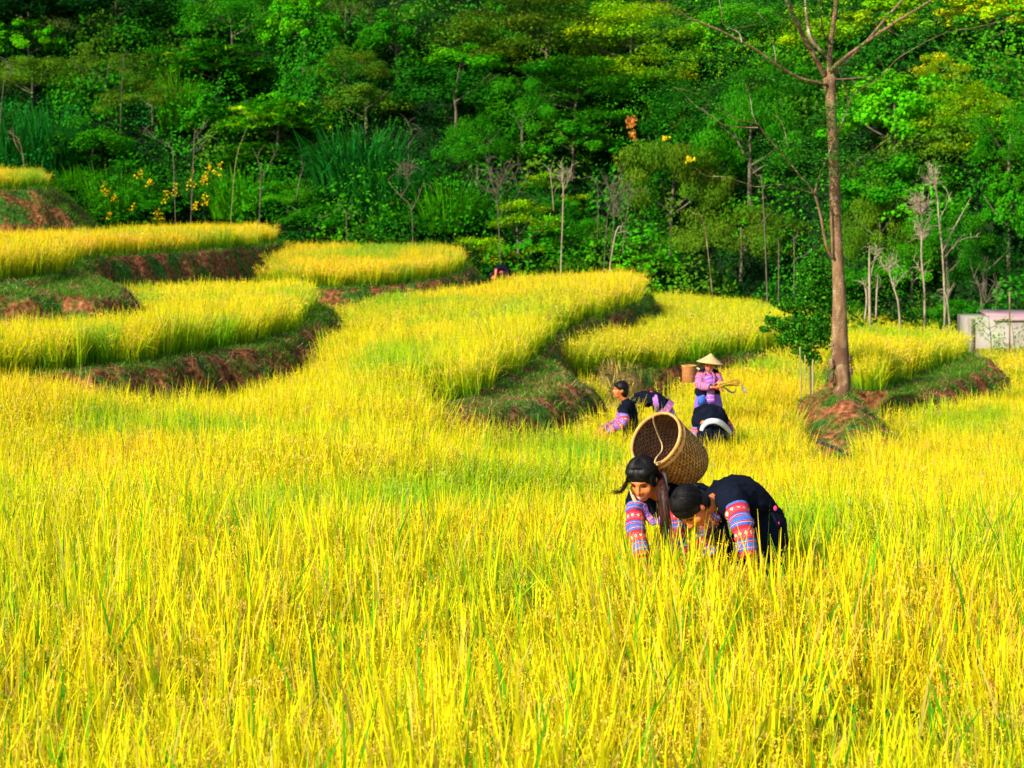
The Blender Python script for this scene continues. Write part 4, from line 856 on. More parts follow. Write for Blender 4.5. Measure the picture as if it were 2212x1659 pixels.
# ------------------------------------------------------------------ bushy citrus tree with stakes, shed, pipe, small plants
def build_small():
    f = onground(1742, 31.0); root = empty('small_tree', f); tag(root, 'small dense dark green leafy tree close to the left of the tall trunk', 'tree')
    mb = MB(); n = 9000; rg = rng
    bl = np.array([(1750,600,38,46),(1768,650,32,40),(1728,656,34,34),(1748,705,40,34),(1712,722,34,26),(1772,722,28,36),(1688,700,30,20),(1760,570,22,34),(1666,690,20,14),(1652,712,16,9),(1698,658,24,20),(1784,610,18,50),(1735,752,34,24),(1672,650,10,14),(1755,775,26,18),(1775,690,26,30),(1720,690,24,20),(1790,660,16,40),(1690,735,20,10),(1742,630,24,24)])
    w = bl[:, 2]*bl[:, 3]; k = rg.choice(len(bl), n, p=w/w.sum()); o = rdir(n)*rg.random((n, 1))**.45*rg.choice([1, 1, 1, 1.35], (n, 1))
    s = 31/F; C = np.stack([(bl[k, 0]-1106)*s+o[:, 0]*bl[k, 2]*s*.9, 31+o[:, 1]*bl[k, 2]*s*.9, ZC-(bl[k, 1]-HY)*s+o[:, 2]*bl[k, 3]*s*.9], 1)-f
    Nn = o+rg.normal(size=(n, 3))*.5+[0, 0, .3]; L = rg.uniform(.045, .09, n); c = np.array([.022, .135, .005])*rg.uniform(.5, 1.7, (n, 1))
    c = np.where((rg.random(n) < .10)[:, None], np.array([.10, .33, .02]), c)
    mb.add(*leaves(C, np.cross(Nn, rdir(n)), Nn, L, L*.55, c)); link('crown', mb.mesh('crown'), M_weed, root)
    for P, r in [([(1752,850),(1750,790),(1748,720),(1752,640),(1756,570)], .022), ([(1749,740),(1725,700),(1690,690),(1655,705)], .009), ([(1750,760),(1770,700),(1785,640)], .01), ([(1748,720),(1715,680),(1675,650)], .007)]:
        Q = np.array([W(a, b, 31) for a, b in P])-f
        if r > .02: Q[0, 2] = -.1
        V, Fc, U = tube(Q, np.linspace(r, r*.4, len(Q)), 7, resample=12); link('trunk' if r > .02 else 'branch', mesh_np('wood', V, Fc, None, True), M_trunk, root)
    for (x0, y0, x1, y1, wd, lb) in [(1728, 750, 1732, 840, 4.5, 'leftmost of the three bamboo stakes under the small dense tree'), (1739, 768, 1741, 848, 4, 'middle one of the three bamboo stakes under the small dense tree'), (1756, 778, 1757, 862, 6, 'thickest bamboo stake, rightmost of three under the small dense tree')]:
        g = onground(x1, 30.2); t = W(x0, y0, 30.2); V, Fc, U = tube([g+[0, 0, -.1], (g+t)/2, t], [wd*.36*30/F]*3, 8, resample=14, jit=.04)
        # nodes of the bamboo
        mb = MB(); mb.add(V-g, Fc)
        for q in (.25, .5, .75):
            c = g*(1-q)+t*q-g; mb.add(*tube([c-[0, 0, .006], c+[0, 0, .006]], [wd*.36*30/F*1.25]*2, 8)[:2])
        tag(link('bamboo_stake', mb.mesh('stake', True), M_bamboo, None, g), lb, 'stake', 'bamboo stakes under the small tree')
    # white walled shed
    M_wall = surf_mat('whitewashed_wall', [(0.25, (.13, .11, .085)), (0.45, (.25, .23, .19)), (0.7, (.33, .31, .27))], 1.2, bump=.15, bscale=6)
    M_roof = surf_mat('faded_pink_sheet', [(0.3, (.25, .15, .17)), (0.65, (.36, .25, .27))], 1.0, bump=.1)
    p0 = onground(2098, 44.0); s = empty('shed', (p0[0], 44, -.1)); tag(s, 'low whitewashed shed with a faded pink roof at the right edge of the fields', 'shed')
    H = ZC-(690-HY)*44/F+.1; Ww = 3.6; Dp = 3.0; yaw = math.radians(-8); R = np.array([[math.cos(yaw), -math.sin(yaw), 0], [math.sin(yaw), math.cos(yaw), 0], [0, 0, 1]])
    mb = MB(); V, Fc = box((Ww/2, Dp/2, H/2), (Ww, Dp, H)); V[:, 2] += (V[:, 2] > .5)*(V[:, 0]/Ww)*.05; mb.add(V@R.T, Fc); link('wall', mb.mesh('wall'), M_wall, s)
    V = np.array([[.55, -.06, H-.03], [Ww+.1, -.06, H-.0], [Ww+.1, Dp, H+.08], [.55, Dp, H+.07], [.55, -.06, H+.04], [Ww+.1, -.06, H+.07], [Ww+.1, Dp, H+.13], [.55, Dp, H+.12]])@R.T
    link('roof', mesh_np('roof', V, [[0, 3, 2, 1], [4, 5, 6, 7], [0, 1, 5, 4], [1, 2, 6, 5], [2, 3, 7, 6], [3, 0, 4, 7]]), M_roof, s)
    mb = MB(); mb.add(*[a@R.T if i == 0 else a for i, a in enumerate(box((.035, -.02, H/2), (.07, .05, H+.02)))]); mb.add(*[a@R.T if i == 0 else a for i, a in enumerate(box((Ww/2, -.02, .66), (Ww, .04, .05)))]); link('corner_post', mb.mesh('post'), M_greydead, s)
    # sapling and pole in front of it
    def sapling(vx, d, h, n, lab, tint=(.16, .34, .03), ls=.09):
        g = onground(vx, d); r = empty('sapling', g); tag(r, lab, 'sapling')
        mb = MB(); mb.add(*tube([(0, 0, -.1), (.05, 0, h*.5), (-.02, .02, h)], [.018, .013, .006], 6, resample=8)[:2]); tips = []
        for q in range(7):
            z = h*rng.uniform(.35, .95); a = rng.random()*6.28; e = np.array([math.cos(a)*h*.28, math.sin(a)*h*.2, z+h*.15]); mb.add(*tube([(0, 0, z), e*.5+[0, 0, z*.5], e], [.008, .006, .003], 5, resample=6)[:2]); tips.append(e)
        link('stem', mb.mesh('stem', True), M_greydead, r); tips = np.array(tips); k = rng.integers(0, 7, n)
        l = MB(); C = tips[k]+rng.normal(size=(n, 3))*.08; l.add(*leaves(C, rdir(n), rdir(n)+[0, -.3, .5], ls*rng.uniform(.7, 1.3, n), ls*.5, np.array(tint)*rng.uniform(.7, 1.3, (n, 1)))); link('leaves', l.mesh('leaves'), M_weed, r)
    sapling(2137, 42.5, 1.55, 130, 'thin sapling with sparse pale leaves against the left end of the white shed')
    sapling(2188, 42.3, 1.35, 110, 'thin sapling with sparse pale leaves in front of the middle of the white shed')
    g = onground(2181, 42); t = W(2181, 630, 42); mb = MB(); mb.add(*tube([(0, 0, -.1), (t-g)*.5, t-g], [.022, .02, .016], 7, resample=8)[:2]); mb.add(*tube([(-.05, 0, (t-g)[2]-.03), (.10, 0, (t-g)[2]-.01)], [.012, .008], 6)[:2])
    tag(link('wooden_pole', mb.mesh('pole', True), M_bark, None, g), 'thin upright brown pole rising in front of the white shed', 'pole')
    # black pipe in front of the hump
    m = surf_mat('black_plastic', [(0.3, (.008, .009, .012)), (0.7, (.02, .02, .028))], 8, rough=.35, bump=.05, spec=.5)
    a = W(1765, 952, 25.6); b = W(1846, 988, 24.7); base = (a+b)/2; mb = MB(); V, Fc, U = tube([a-base, (b-a)*.05+[0, .0, .01], b-base], [.025]*3, 12, resample=10); mb.add(V, Fc)
    for e in (a-base, b-base): mb.add(*tube([e-(b-a)*.02, e+(b-a)*.02], [.031]*2, 12)[:2])
    tag(link('water_pipe', mb.mesh('pipe', True), m, None, base), 'black plastic water pipe lying at the foot of the earth hump', 'pipe')
    # yellow flowering shrub
    f = hit(430, 470, 50); root = empty('flowering_shrub', f); tag(root, 'dark green shrub with upright yellow flower spikes behind the second terrace', 'shrub')
    sc = f[1]/F
    o = link('foliage', proto('fine'), M_leaf, root); o.scale = (95*sc, 70*sc, 55*sc); o.location = (0, 0, 40*sc); o.color = (.018, .12, .01, 1)
    for (a, b, h) in [(465,378,20),(457,395,16),(488,378,22),(428,398,26),(395,415,18),(375,432,16),(323,385,16),(250,410,14),(258,420,10),(270,432,10),(345,402,10),(310,452,10),(462,435,16),(440,448,10),(362,462,12),(355,470,10),(370,478,8),(262,470,10)]:
        c = np.array([(a-1106)*sc, f[1]-2.2, ZC-(b-HY)*sc])-f; n = 26; t = rng.random(n)*h*sc*1.7; P = np.stack([c[0]+t*.25+rng.normal(0, .10, n)*(1.2-t/(h*sc*2)), c[1]+rng.normal(0, .04, n), c[2]-h*sc*.6+t], 1)
        mb = MB(); mb.add(*leaves(P, rdir(n), rdir(n)+[0, -1, .3], .085, .07, np.array([.85, .55, .01])*rng.uniform(.8, 1.15, (n, 1))))
        V, Fc, U = tube([c-[.05, 0, h*sc*1.6], c, c+[h*sc*.3, 0, h*sc]], [.008, .006, .004], 5); mb.add(V, Fc, np.array([.05, .18, .02])); link('flower_spike', mb.mesh('flower_spike'), M_weed, root)
    # dry orange leaves and yellow blossom on the drooping trees
    def blossom(vx, vy, d, w, h, n, colr, lab, nm='leaf_spray', cat='leaves'):
        c = W(vx, vy, d); mb = MB(); s = d/F; P = np.stack([rng.normal(0, w*s*.35, n), rng.normal(0, .15, n), rng.normal(0, h*s*.35, n)], 1)
        mb.add(*leaves(P, rdir(n)+[0, 0, -.8], rdir(n)+[0, -1, .4], .14, .06, np.array(colr)*rng.uniform(.7, 1.25, (n, 1))))
        for q in range(4): mb.add(*tube([(0, .1, h*s*.5), rng.normal(size=3)*[w*s*.3, .1, h*s*.3]], [.012, .004], 5)[:2], np.array([.15, .07, .03]))
        tag(link(nm, mb.mesh(nm), M_weed, None, c), lab, cat)
    blossom(1364, 262, 57, 16, 20, 60, (.50, .17, .03), 'dry orange leaf spray hanging in the wood, upper of two'); blossom(1368, 292, 57, 12, 18, 34, (.50, .2, .03), 'dry orange leaf spray hanging in the wood, lower of two')
    blossom(1491, 344, 52, 16, 10, 26, (.80, .62, .01), 'yellow blossom sprig on the fine-leaved tree, lower right one', 'flower_sprig', 'flowers'); blossom(1439, 299, 52, 8, 6, 12, (.80, .62, .01), 'small yellow blossom sprig on the fine-leaved tree, upper left one', 'flower_sprig', 'flowers')
    # weeds in the near rice
    for i, (vx, vy, d, lab) in enumerate([(1795, 1545, 7.6, 'green leafy weed standing in a gap of the near rice, the lowest of three'), (1885, 1570, 7.4, 'green leafy weed standing in the near rice, rightmost of three'), (1782, 1490, 8.4, 'green leafy weed in a dark gap of the near rice, topmost of three')]):
        t = W(vx, vy, d); g = onground(vx, d); h = max(.4, t[2]-g[2]+.1); r = empty('weed', g); tag(r, lab, 'weed')
        mb = MB(); l = MB()
        for q in range(5):
            a = rng.random()*6.28; e = np.array([math.cos(a)*.12, math.sin(a)*.12, h*rng.uniform(.75, 1.05)]); mb.add(*tube([(0, 0, 0), e*[.4, .4, .6], e], [.006, .004, .002], 5, resample=6)[:2]); n = 9
            C = e+rng.normal(size=(n, 3))*[.04, .04, .07]; l.add(*leaves(C, rdir(n), rdir(n)+[0, -.6, .8], .045, .028, np.array([.04, .22, .03])*rng.uniform(.7, 1.3, (n, 1))))
        link('stem', mb.mesh('stem'), M_trunk, r); link('leaves', l.mesh('leaves'), M_weed, r)
# ------------------------------------------------------------------ people
def bake(pieces, voxel, smooth=6, name='body'):
    """join closed pieces and melt them into one continuous skin"""
    mb = MB()
    for p in pieces: mb.add(p[0], p[1])
    me = mb.mesh(name); o = bpy.data.objects.new('tmp', me); COL.objects.link(o)
    r = o.modifiers.new('r', 'REMESH'); r.mode = 'VOXEL'; r.voxel_size = voxel; r.use_smooth_shade = True
    s = o.modifiers.new('s', 'SMOOTH'); s.iterations = smooth; s.factor = .5
    dg = bpy.context.evaluated_depsgraph_get(); dg.update()
    out = bpy.data.meshes.new_from_object(o.evaluated_get(dg)); bpy.data.objects.remove(o); out.name = name
    out.materials.clear(); return out
def tb(P, R, Rb=None, axis=None, n=14):
    V, Fc, U = tube(P, R, n, axis=axis, Rb=Rb, resample=max(8, len(P)*4)); return V, Fc

def hand(wrist, d, palm, s=1.0, curl=.9, flip=1):
    """palm, four unequal curled fingers and a thumb from the side of the palm"""
    d = np.asarray(d, float); d /= np.linalg.norm(d); pn = np.asarray(palm, float); pn = pn-d*(pn@d); pn /= np.linalg.norm(pn); side = np.cross(d, pn)*flip
    out = [tb([wrist-d*.02*s, wrist+d*.04*s, wrist+d*.085*s], np.array([.026, .040, .038])*s, Rb=np.array([.019, .015, .012])*s, axis=side)]
    for k, (o, l, r) in enumerate([(-.030, .066, .0082), (-.010, .076, .0088), (.010, .072, .0085), (.028, .056, .0076)]):
        p = wrist+d*.082*s+side*o*s; pts = [p-d*.015*s, p]; th = 0
        for q in (.42, .33, .25):
            th += curl*(.5+.12*k); pts.append(pts[-1]+(d*math.cos(th)+pn*math.sin(th))*l*q*s)
        out.append(tb(pts, np.array([r*1.1, r*1.1, r, r*.95, r*.75])*s, n=8))
    p = wrist+d*.02*s-side*.034*s; out.append(tb([p+side*.012*s, p-side*.012*s+d*.02*s+pn*.006*s, p-side*.016*s+d*.05*s+pn*.022*s, p-side*.004*s+d*.066*s+pn*.036*s], np.array([.013, .012, .0105, .008])*s, n=8))
    return out

def frame(up, fwd):
    f = np.asarray(fwd, float); f /= np.linalg.norm(f); u = np.asarray(up, float); u = u-f*(u@f); u /= np.linalg.norm(u); r = np.cross(f, u)
    return np.stack([r, f, u], 1)       # columns: right, forward, up
def headpieces(c, R, s=1.0, ears=True):
    """skull, jaw, cheeks, nose, brow, lips ridge and ears. x right, y forward, z up"""
    def E(o, r): V, Fc = ellipsoid((0, 0, 0), r, n=20, m=14); return (V+o)*s@R.T+c, Fc
    def T(P, r): V, Fc = tb(P, r, n=10); return V*s@R.T+c, Fc
    p = [E((0, -.012, .030), (.074, .092, .084)), E((0, .022, -.030), (.060, .064, .074)), E((0, .050, -.078), (.030, .026, .026)), E((.036, .052, -.022), (.030, .026, .032)), E((-.036, .052, -.022), (.030, .026, .032)),
         T([(0, .078, .022), (0, .093, -.002), (0, .104, -.022)], [.009, .010, .0135]), E((.014, .088, -.024), (.009, .010, .008)), E((-.014, .088, -.024), (.009, .010, .008)),
         T([(-.040, .062, .030), (0, .078, .033), (.040, .062, .030)], [.009, .011, .009]), T([(-.022, .074, -.050), (0, .084, -.048), (.022, .074, -.050)], [.006, .009, .006]), T([(-.018, .072, -.062), (0, .080, -.063), (.018, .072, -.062)], [.006, .009, .006])]
    if ears: p += [E((.076, -.008, -.002), (.010, .018, .031)), E((-.076, -.008, -.002), (.010, .018, .031))]
    return p
def haircap(c, R, s=1.0, extra=(), back=.026, low=0.0):
    def E(o, r): V, Fc = ellipsoid((0, 0, 0), r, n=24, m=16); return (V+o)*s@R.T+c, Fc
    p = [E((0, -back, .046), (.083, .096, .082)), E((0, -.045, .005-low), (.077, .066, .072+low)), E((.070, -.006, .040), (.014, .030, .036)), E((-.070, -.006, .040), (.014, .030, .036))]
    for o, r in extra: p.append(E(o, r))
    return p

def strands(f, hc, R, s, mat, parent, n=420, fringe=.95, r=.0022):
    mb = MB()
    for q in range(n):
        ph = rng.uniform(-math.pi, math.pi); front = max(0, math.cos(ph)); end = rng.uniform(.92, 1.05)*(2.15-(2.15-fringe)*front**.7); t = np.linspace(.05, end, 7); w = rng.normal(0, .05)
        k = 1.015+rng.uniform(0, .03); a = ph+w*t
        P = np.stack([np.sin(a)*np.sin(t)*.086*k, np.cos(a)*np.sin(t)*.098*k-.016, np.cos(t)*.086*k+.046], 1)
        P[t > 1.57, 0] *= .97
        mb.add(*tube(P*s@R.T+hc, np.array([.6, 1, 1, 1, .9, .7, .3])*r, 3)[:2])
    return link('strands', mb.mesh('strands', True, f.o), mat, parent)

def skin_material():
    m, nt, out = newmat('skin'); tc = N(nt, 'ShaderNodeTexCoord'); n = N(nt, 'ShaderNodeTexNoise'); n.inputs['Scale'].default_value = 22; nt.links.new(tc.outputs['Object'], n.inputs[0])
    b = N(nt, 'ShaderNodeBsdfPrincipled'); nt.links.new(ramp(nt, n.outputs[0], [(0.35, (.50, .135, .030)), (0.65, (.60, .185, .050))]), b.inputs['Base Color']); b.inputs['Roughness'].default_value = .5
    b.inputs['Subsurface Weight'].default_value = .12; b.inputs['Subsurface Radius'].default_value = (.02, .008, .004); b.inputs['Subsurface Scale'].default_value = .3; b.inputs['Specular IOR Level'].default_value = .3
    nt.links.new(b.outputs[0], out.inputs[0]); return m
def hair_material(name, c0, c1):
    m, nt, out = newmat(name); tc = N(nt, 'ShaderNodeTexCoord'); mp = N(nt, 'ShaderNodeMapping'); mp.inputs['Scale'].default_value = (90, 90, 8); nt.links.new(tc.outputs['Object'], mp.inputs[0])
    n = N(nt, 'ShaderNodeTexNoise'); n.inputs['Scale'].default_value = 1; n.inputs['Detail'].default_value = 3; nt.links.new(mp.outputs[0], n.inputs[0])
    b = N(nt, 'ShaderNodeBsdfPrincipled'); nt.links.new(ramp(nt, n.outputs[0], [(.35, c0), (.7, c1)]), b.inputs['Base Color']); b.inputs['Roughness'].default_value = .5; b.inputs['Specular IOR Level'].default_value = .18
    bp = N(nt, 'ShaderNodeBump'); bp.inputs['Strength'].default_value = .6; bp.inputs['Distance'].default_value = .004; nt.links.new(n.outputs[0], bp.inputs['Height']); nt.links.new(bp.outputs[0], b.inputs['Normal'])
    nt.links.new(b.outputs[0], out.inputs[0]); return m
def embroidered(name, blue=(.035, .14, .50), red=(.55, .02, .03), pink=(.58, .06, .10), period=.128, dia=.020):
    """woven bands along a sleeve: plain blue, fine red line, wide red band with diamonds. uv.v metres along, uv.u round"""
    m, nt, out = newmat(name); uv = N(nt, 'ShaderNodeUVMap').outputs[0]; sp = N(nt, 'ShaderNodeSeparateXYZ'); nt.links.new(uv, sp.inputs[0]); u, v = sp.outputs[0], sp.outputs[1]
    f = mth(nt, 'FRACT', mth(nt, 'DIVIDE', v, period))
    band = ramp(nt, f, [(0, blue), (.09, red), (.14, (.40, .45, .60)), (.16, blue), (.25, (.22, .02, .10)), (.28, red), (.40, pink), (.70, red), (.77, (.02, .015, .03)), (.79, blue), (.86, (.45, .30, .42)), (.88, red), (.94, blue)], 'CONSTANT')
    # diamonds in the wide band
    a = mth(nt, 'ABSOLUTE', mth(nt, 'SUBTRACT', mth(nt, 'FRACT', mth(nt, 'DIVIDE', mth(nt, 'MULTIPLY', u, .14), dia*1.3)), .5)); c = mth(nt, 'ABSOLUTE', mth(nt, 'DIVIDE', mth(nt, 'SUBTRACT', f, .55), .30))
    s = mth(nt, 'ADD', a, c); dcol = ramp(nt, s, [(0, (.02, .02, .04)), (.12, (.80, .72, .60)), (.24, (.75, .35, .03)), (.33, (.50, .02, .05)), (.44, pink)], 'CONSTANT')
    inb = mth(nt, 'MULTIPLY', mth(nt, 'GREATER_THAN', f, .40), mth(nt, 'LESS_THAN', f, .70)); col = mixc(nt, inb, band, dcol)
    chk = N(nt, 'ShaderNodeTexNoise'); chk.inputs['Scale'].default_value = 140; tc = N(nt, 'ShaderNodeTexCoord'); nt.links.new(tc.outputs['Object'], chk.inputs[0])
    col = mixc(nt, 1.0, col, ramp(nt, chk.outputs[0], [(.35, (.62, .60, .66)), (.65, (1.1, 1.1, 1.1))]), 'MULTIPLY')
    b = N(nt, 'ShaderNodeBsdfPrincipled'); nt.links.new(col, b.inputs['Base Color']); b.inputs['Roughness'].default_value = .85; b.inputs['Specular IOR Level'].default_value = .15
    bp = N(nt, 'ShaderNodeBump'); bp.inputs['Strength'].default_value = .35; bp.inputs['Distance'].default_value = .003; nt.links.new(chk.outputs[0], bp.inputs['Height']); nt.links.new(bp.outputs[0], b.inputs['Normal'])
    nt.links.new(b.outputs[0], out.inputs[0]); return m
def sleeve(P, R, phase=0.0, n=20, wr=.12):
    """loose sleeve tube with soft rings of folds"""
    V, Fc, U = tube(P, R, n, resample=34, cap=False)
    m = len(V)//n; s = np.arange(m)[:, None]/m; th = np.arange(n)[None, :]/n*6.283
    fold = 1+wr*.5*np.sin(s*38+2*np.sin(th+1.3)+phase*9)*(.5+.5*np.sin(th*1+s*9))+wr*.35*np.sin(s*17+th*2)
    C = V.reshape(m, n, 3).mean(1)[:, None, :]; V = (C+(V.reshape(m, n, 3)-C)*fold[:, :, None]).reshape(-1, 3); U = U.copy(); U[:, 1] += phase
    return V, Fc, U
def sleeve_obj(name, P, R, mat, root, off, phase=0.0, wr=.12):
    V, Fc, U = sleeve(np.array(P)-off, R, phase, wr=wr); me = mesh_np(name, V, Fc, None, True, U); o = link(name, me, mat, root)
    so_ = o.modifiers.new('thick', 'SOLIDIFY'); so_.thickness = .004; return o

class Fig:
    def __init__(s, name, label, foot, ground=True):
        foot = np.array(foot, float); foot[2] = float(terrain(foot[0:1], foot[1:2])[0]) if ground else foot[2]
        s.o = foot; s.root = empty('person', foot); tag(s.root, label, 'person')
    def part(s, name, pieces, mat, voxel=.01, smooth=5, label=None):
        me = bake([(np.asarray(V)-s.o, Fc) for V, Fc in pieces], voxel, smooth, name)
        if name in ('jacket', 'jacket_tail', 'trouser_leg', 'vest'):     # creases in the cloth
            n = len(me.vertices); V = np.empty(n*3, np.float32); me.vertices.foreach_get('co', V); V = V.reshape(-1, 3); Nv = np.empty(n*3, np.float32); me.vertex_normals.foreach_get('vector', Nv); Nv = Nv.reshape(-1, 3)
            c = 1-np.abs(vnoise(V[:, 0]*9+V[:, 2]*5, V[:, 2]*7-V[:, 1]*6+3, 5)-.5)*2; c2 = 1-np.abs(vnoise(V[:, 0]*19-V[:, 2]*9, V[:, 1]*15+V[:, 2]*11, 6)-.5)*2
            V = V+Nv*((c**3-.45)*.020+(c2**3-.4)*.007)[:, None]; me.vertices.foreach_set('co', V.astype(np.float32).ravel()); me.update()
        o = link(name, me, mat, s.root)
        if label: o['label'] = label
        if name == 'hair': s.hair = o
        return o
    def plain(s, name, V, Fc, mat, C=None, smooth=True, U=None, parent=None):
        return link(name, mesh_np(name, np.asarray(V)-s.o, Fc, C, smooth, U), mat, parent or s.root)

def build_people():
    SK = skin_material(); HB = hair_material('black_hair', (.0015, .0015, .002), (.007, .006, .007)); HBR = hair_material('dark_brown_hair', (.012, .004, .003), (.060, .020, .012))
    BLK = surf_mat('indigo_black_cloth', [(.3, (.0016, .0022, .006)), (.7, (.005, .008, .020))], 7, bump=1.0, bscale=10, rough=.9, spec=.08)
    EMB = embroidered('embroidered_sleeve'); EMB2 = embroidered('embroidered_sleeve_violet', (.13, .17, .62), (.55, .05, .08), (.45, .08, .22), .12)
    EMB3 = embroidered('embroidered_sleeve_pink', (.16, .20, .62), (.66, .05, .07), (.70, .12, .24), .085); EMBP = embroidered('purple_pattern', (.22, .12, .55), (.35, .08, .45), (.50, .25, .60), .06)
    WHT = surf_mat('white_cloth', [(.3, (.36, .40, .48)), (.7, (.54, .58, .66))], 5, bump=.4, bscale=12); TAN_ = surf_mat('tan_strap', [(.3, (.40, .25, .12)), (.7, (.58, .42, .22))], 20, bump=.3)
    WST = surf_mat('pale_webbing', [(.3, (.42, .36, .28)), (.7, (.62, .56, .46))], 40, bump=.3); TE = surf_mat('teeth', [(.3, (.52, .47, .40)), (.7, (.58, .53, .45))], 8, bump=0, rough=.4)
    LIP = surf_mat('lips', [(.3, (.45, .07, .05)), (.7, (.55, .11, .08))], 20, bump=0, rough=.45); DK = surf_mat('dark_eye', [(.3, (.006, .004, .004)), (.7, (.02, .012, .01))], 20, bump=0, rough=.3)
    PINK = surf_mat('pink_motif', [(.3, (.65, .02, .12)), (.7, (.80, .06, .22))], 30, bump=.2); HATM = hat_mat()
    GR = surf_mat('straw_bundle', [(.3, (.42, .28, .10)), (.7, (.62, .46, .20))], 30, bump=.5); KN = surf_mat('blackened_steel', [(.3, (.02, .02, .025)), (.7, (.06, .06, .07))], 8, rough=.4, bump=.1, spec=.5)
    GRN = surf_mat('green_grip', [(.3, (.01, .16, .06)), (.7, (.02, .25, .10))], 8, bump=.1)
    def face(f, c, R, s=1.0, smile=True):
        def X(o): return np.asarray(o, float)*s@R.T+c
        for sx in (-1, 1):
            e = [(sx*(.018+.0275*t), .0725+.002*math.sin(t*3.14)-.010*t*t, .006+.005*math.sin(t*3.14)+.002*t) for t in np.linspace(0, 1, 6)]
            V, Fc, U = tube([X(p) for p in e], np.array([.0015, .0035, .0045, .0045, .0032, .0015])*s, 8); ob = f.plain('eye', V, Fc, DK)
            e = [(sx*(.014+.036*t), .0825-.012*t*t, .026+.008*math.sin(t*2.6)) for t in np.linspace(0, 1, 6)]
            V, Fc, U = tube([X(p) for p in e], np.array([.002, .0034, .0036, .003, .0024, .001])*s, 6); f.plain('eyebrow', V, Fc, HB)
        if smile:
            e = [(.030*t, .0865-.016*t*t, -.0575+.009*t*t) for t in np.linspace(-1, 1, 9)]
            V, Fc, U = tube([X(p) for p in e], np.array([.0015, .0032, .0043, .005, .0052, .005, .0043, .0032, .0015])*s, 8); f.plain('teeth', V, Fc, TE)
            for dz, k, nm in ((.0075, .8, 'upper_lip'), (-.0085, 1.0, 'lower_lip')):
                e = [(.033*t, .0875-.017*t*t, -.0575+dz*(1-t*t)+.009*t*t) for t in np.linspace(-1, 1, 9)]
                V, Fc, U = tube([X(p) for p in e], np.array([.0018, .003, .0036, .004, .0042, .004, .0036, .003, .0018])*s*k, 8); f.plain(nm, V, Fc, LIP)
        else:
            e = [(.024*t, .087-.012*t*t, -.056) for t in np.linspace(-1, 1, 7)]
            V, Fc, U = tube([X(p) for p in e], np.array([.002, .0045, .0058, .006, .0058, .0045, .002])*s, 8); f.plain('lips', V, Fc, LIP)

    # ---------- the smiling girl with the basket
    f = Fig('person', 'smiling young woman bending forward with long ponytail and a big basket on her back', W(1470, 1250, 10.05))
    R = frame(up=(-.26, -.46, .82), fwd=(-.36, -.76, -.46)); hc = W(1389, 1038, 9.70)
    nk = W(1418, 1068, 9.86); sR = W(1376, 1082, 9.84); sL = W(1452, 1084, 9.86); mid = W(1462, 1072, 10.22); hip = W(1512, 1092, 10.50)
    eR = W(1373, 1140, 9.72); wR = W(1390, 1212, 9.58); eL = W(1462, 1146, 9.74); wL = W(1476, 1212, 9.58)
    kn = [W(1500, 1235, 10.35), W(1548, 1235, 10.42)]; ft = [W(1500, 1400, 10.6), W(1546, 1400, 10.65)]
    g = f.o[2]
    for q in ft: q[2] = g+.07
    ax = sL-sR; ax /= np.linalg.norm(ax)
    body = headpieces(hc, R)+[tb([hc-R[:, 1]*.03-R[:, 2]*.06, nk], [.046, .052]), tb([nk, (nk+mid)/2, mid, hip], [.09, .14, .13, .14], Rb=[.06, .09, .09, .10], axis=ax), tb([sR, eR, wR], [.046, .038, .026]), tb([sL, eL, wL], [.046, .038, .026])]
    for q in (0, 1): body.append(tb([hip+ax*(.08 if q else -.08), kn[q], ft[q], ft[q]+[-.02, -.13, -.04]], [.085, .055, .04, .03]))
    body += hand(wR, wR-eR, (1, -.2, 0), curl=1.1)+hand(wL, wL-eL, (-1, -.2, 0), curl=1.1, flip=-1)
    f.part('body', body, SK, .0062, 5); face(f, hc, R)
    # hair with parting, fringe lock, ponytail and a wind blown wisp
    f.part('hair', haircap(hc, R, 1.03, extra=[((.030, .026, .078), (.048, .046, .036)), ((-.026, .024, .078), (.050, .046, .036)), ((-.072, .022, .022), (.012, .026, .050)), ((.073, .016, .030), (.010, .020, .038))], back=.018), HB, .006, 4)
    strands(f, hc, R, 1.03, HB, f.hair, fringe=.72, n=520)
    k = W(1424, 1028, 9.75); ply = [k+[-.02, -.02, .02], k, W(1431, 1060, 9.60), W(1434, 1095, 9.56), W(1437, 1130, 9.55), W(1434, 1166, 9.56)]
    pt = f.part('ponytail', [tb(ply, [.020, .026, .033, .036, .032, .008], Rb=[.016, .022, .024, .026, .022, .006])], HBR, .006, 3)
    mb = MB(); n = 70
    for q in range(n):
        o = rng.normal(0, .014, 3); P = np.array(ply[1:])+o*np.linspace(.6, 1.6, 5)[:, None]; P[-1, 2] -= rng.random()*.05; mb.add(*tube(P, [.0016]*5, 3, resample=10)[:2])
    link('strands', mb.mesh('strands', True, f.o), HBR, pt)
    tb_ = tube([k+[-.015, -.0, .01], k+[.01, .0, -.004]], [.028, .028], 12); f.plain('hair_tie', tb_[0], tb_[1], PINK)
    mb = MB()
    for q in range(34):
        a = W(1356+rng.normal(0, 2), 1036+rng.normal(0, 6), 9.66); b_ = W(1345+rng.normal(0, 3), 1056+rng.normal(0, 3), 9.62+rng.normal(0, .02)); c_ = W(1328+rng.normal(0, 8), 1064+rng.normal(0, 4), 9.58+rng.normal(0, .03))
        mb.add(*tube([a, b_, (b_+c_)/2+[0, 0, -.008], c_], [.0016, .0014, .001, .0006], 3, resample=10)[:2])
    link('loose_lock', mb.mesh('loose_lock', True, f.o), HBR, f.root)
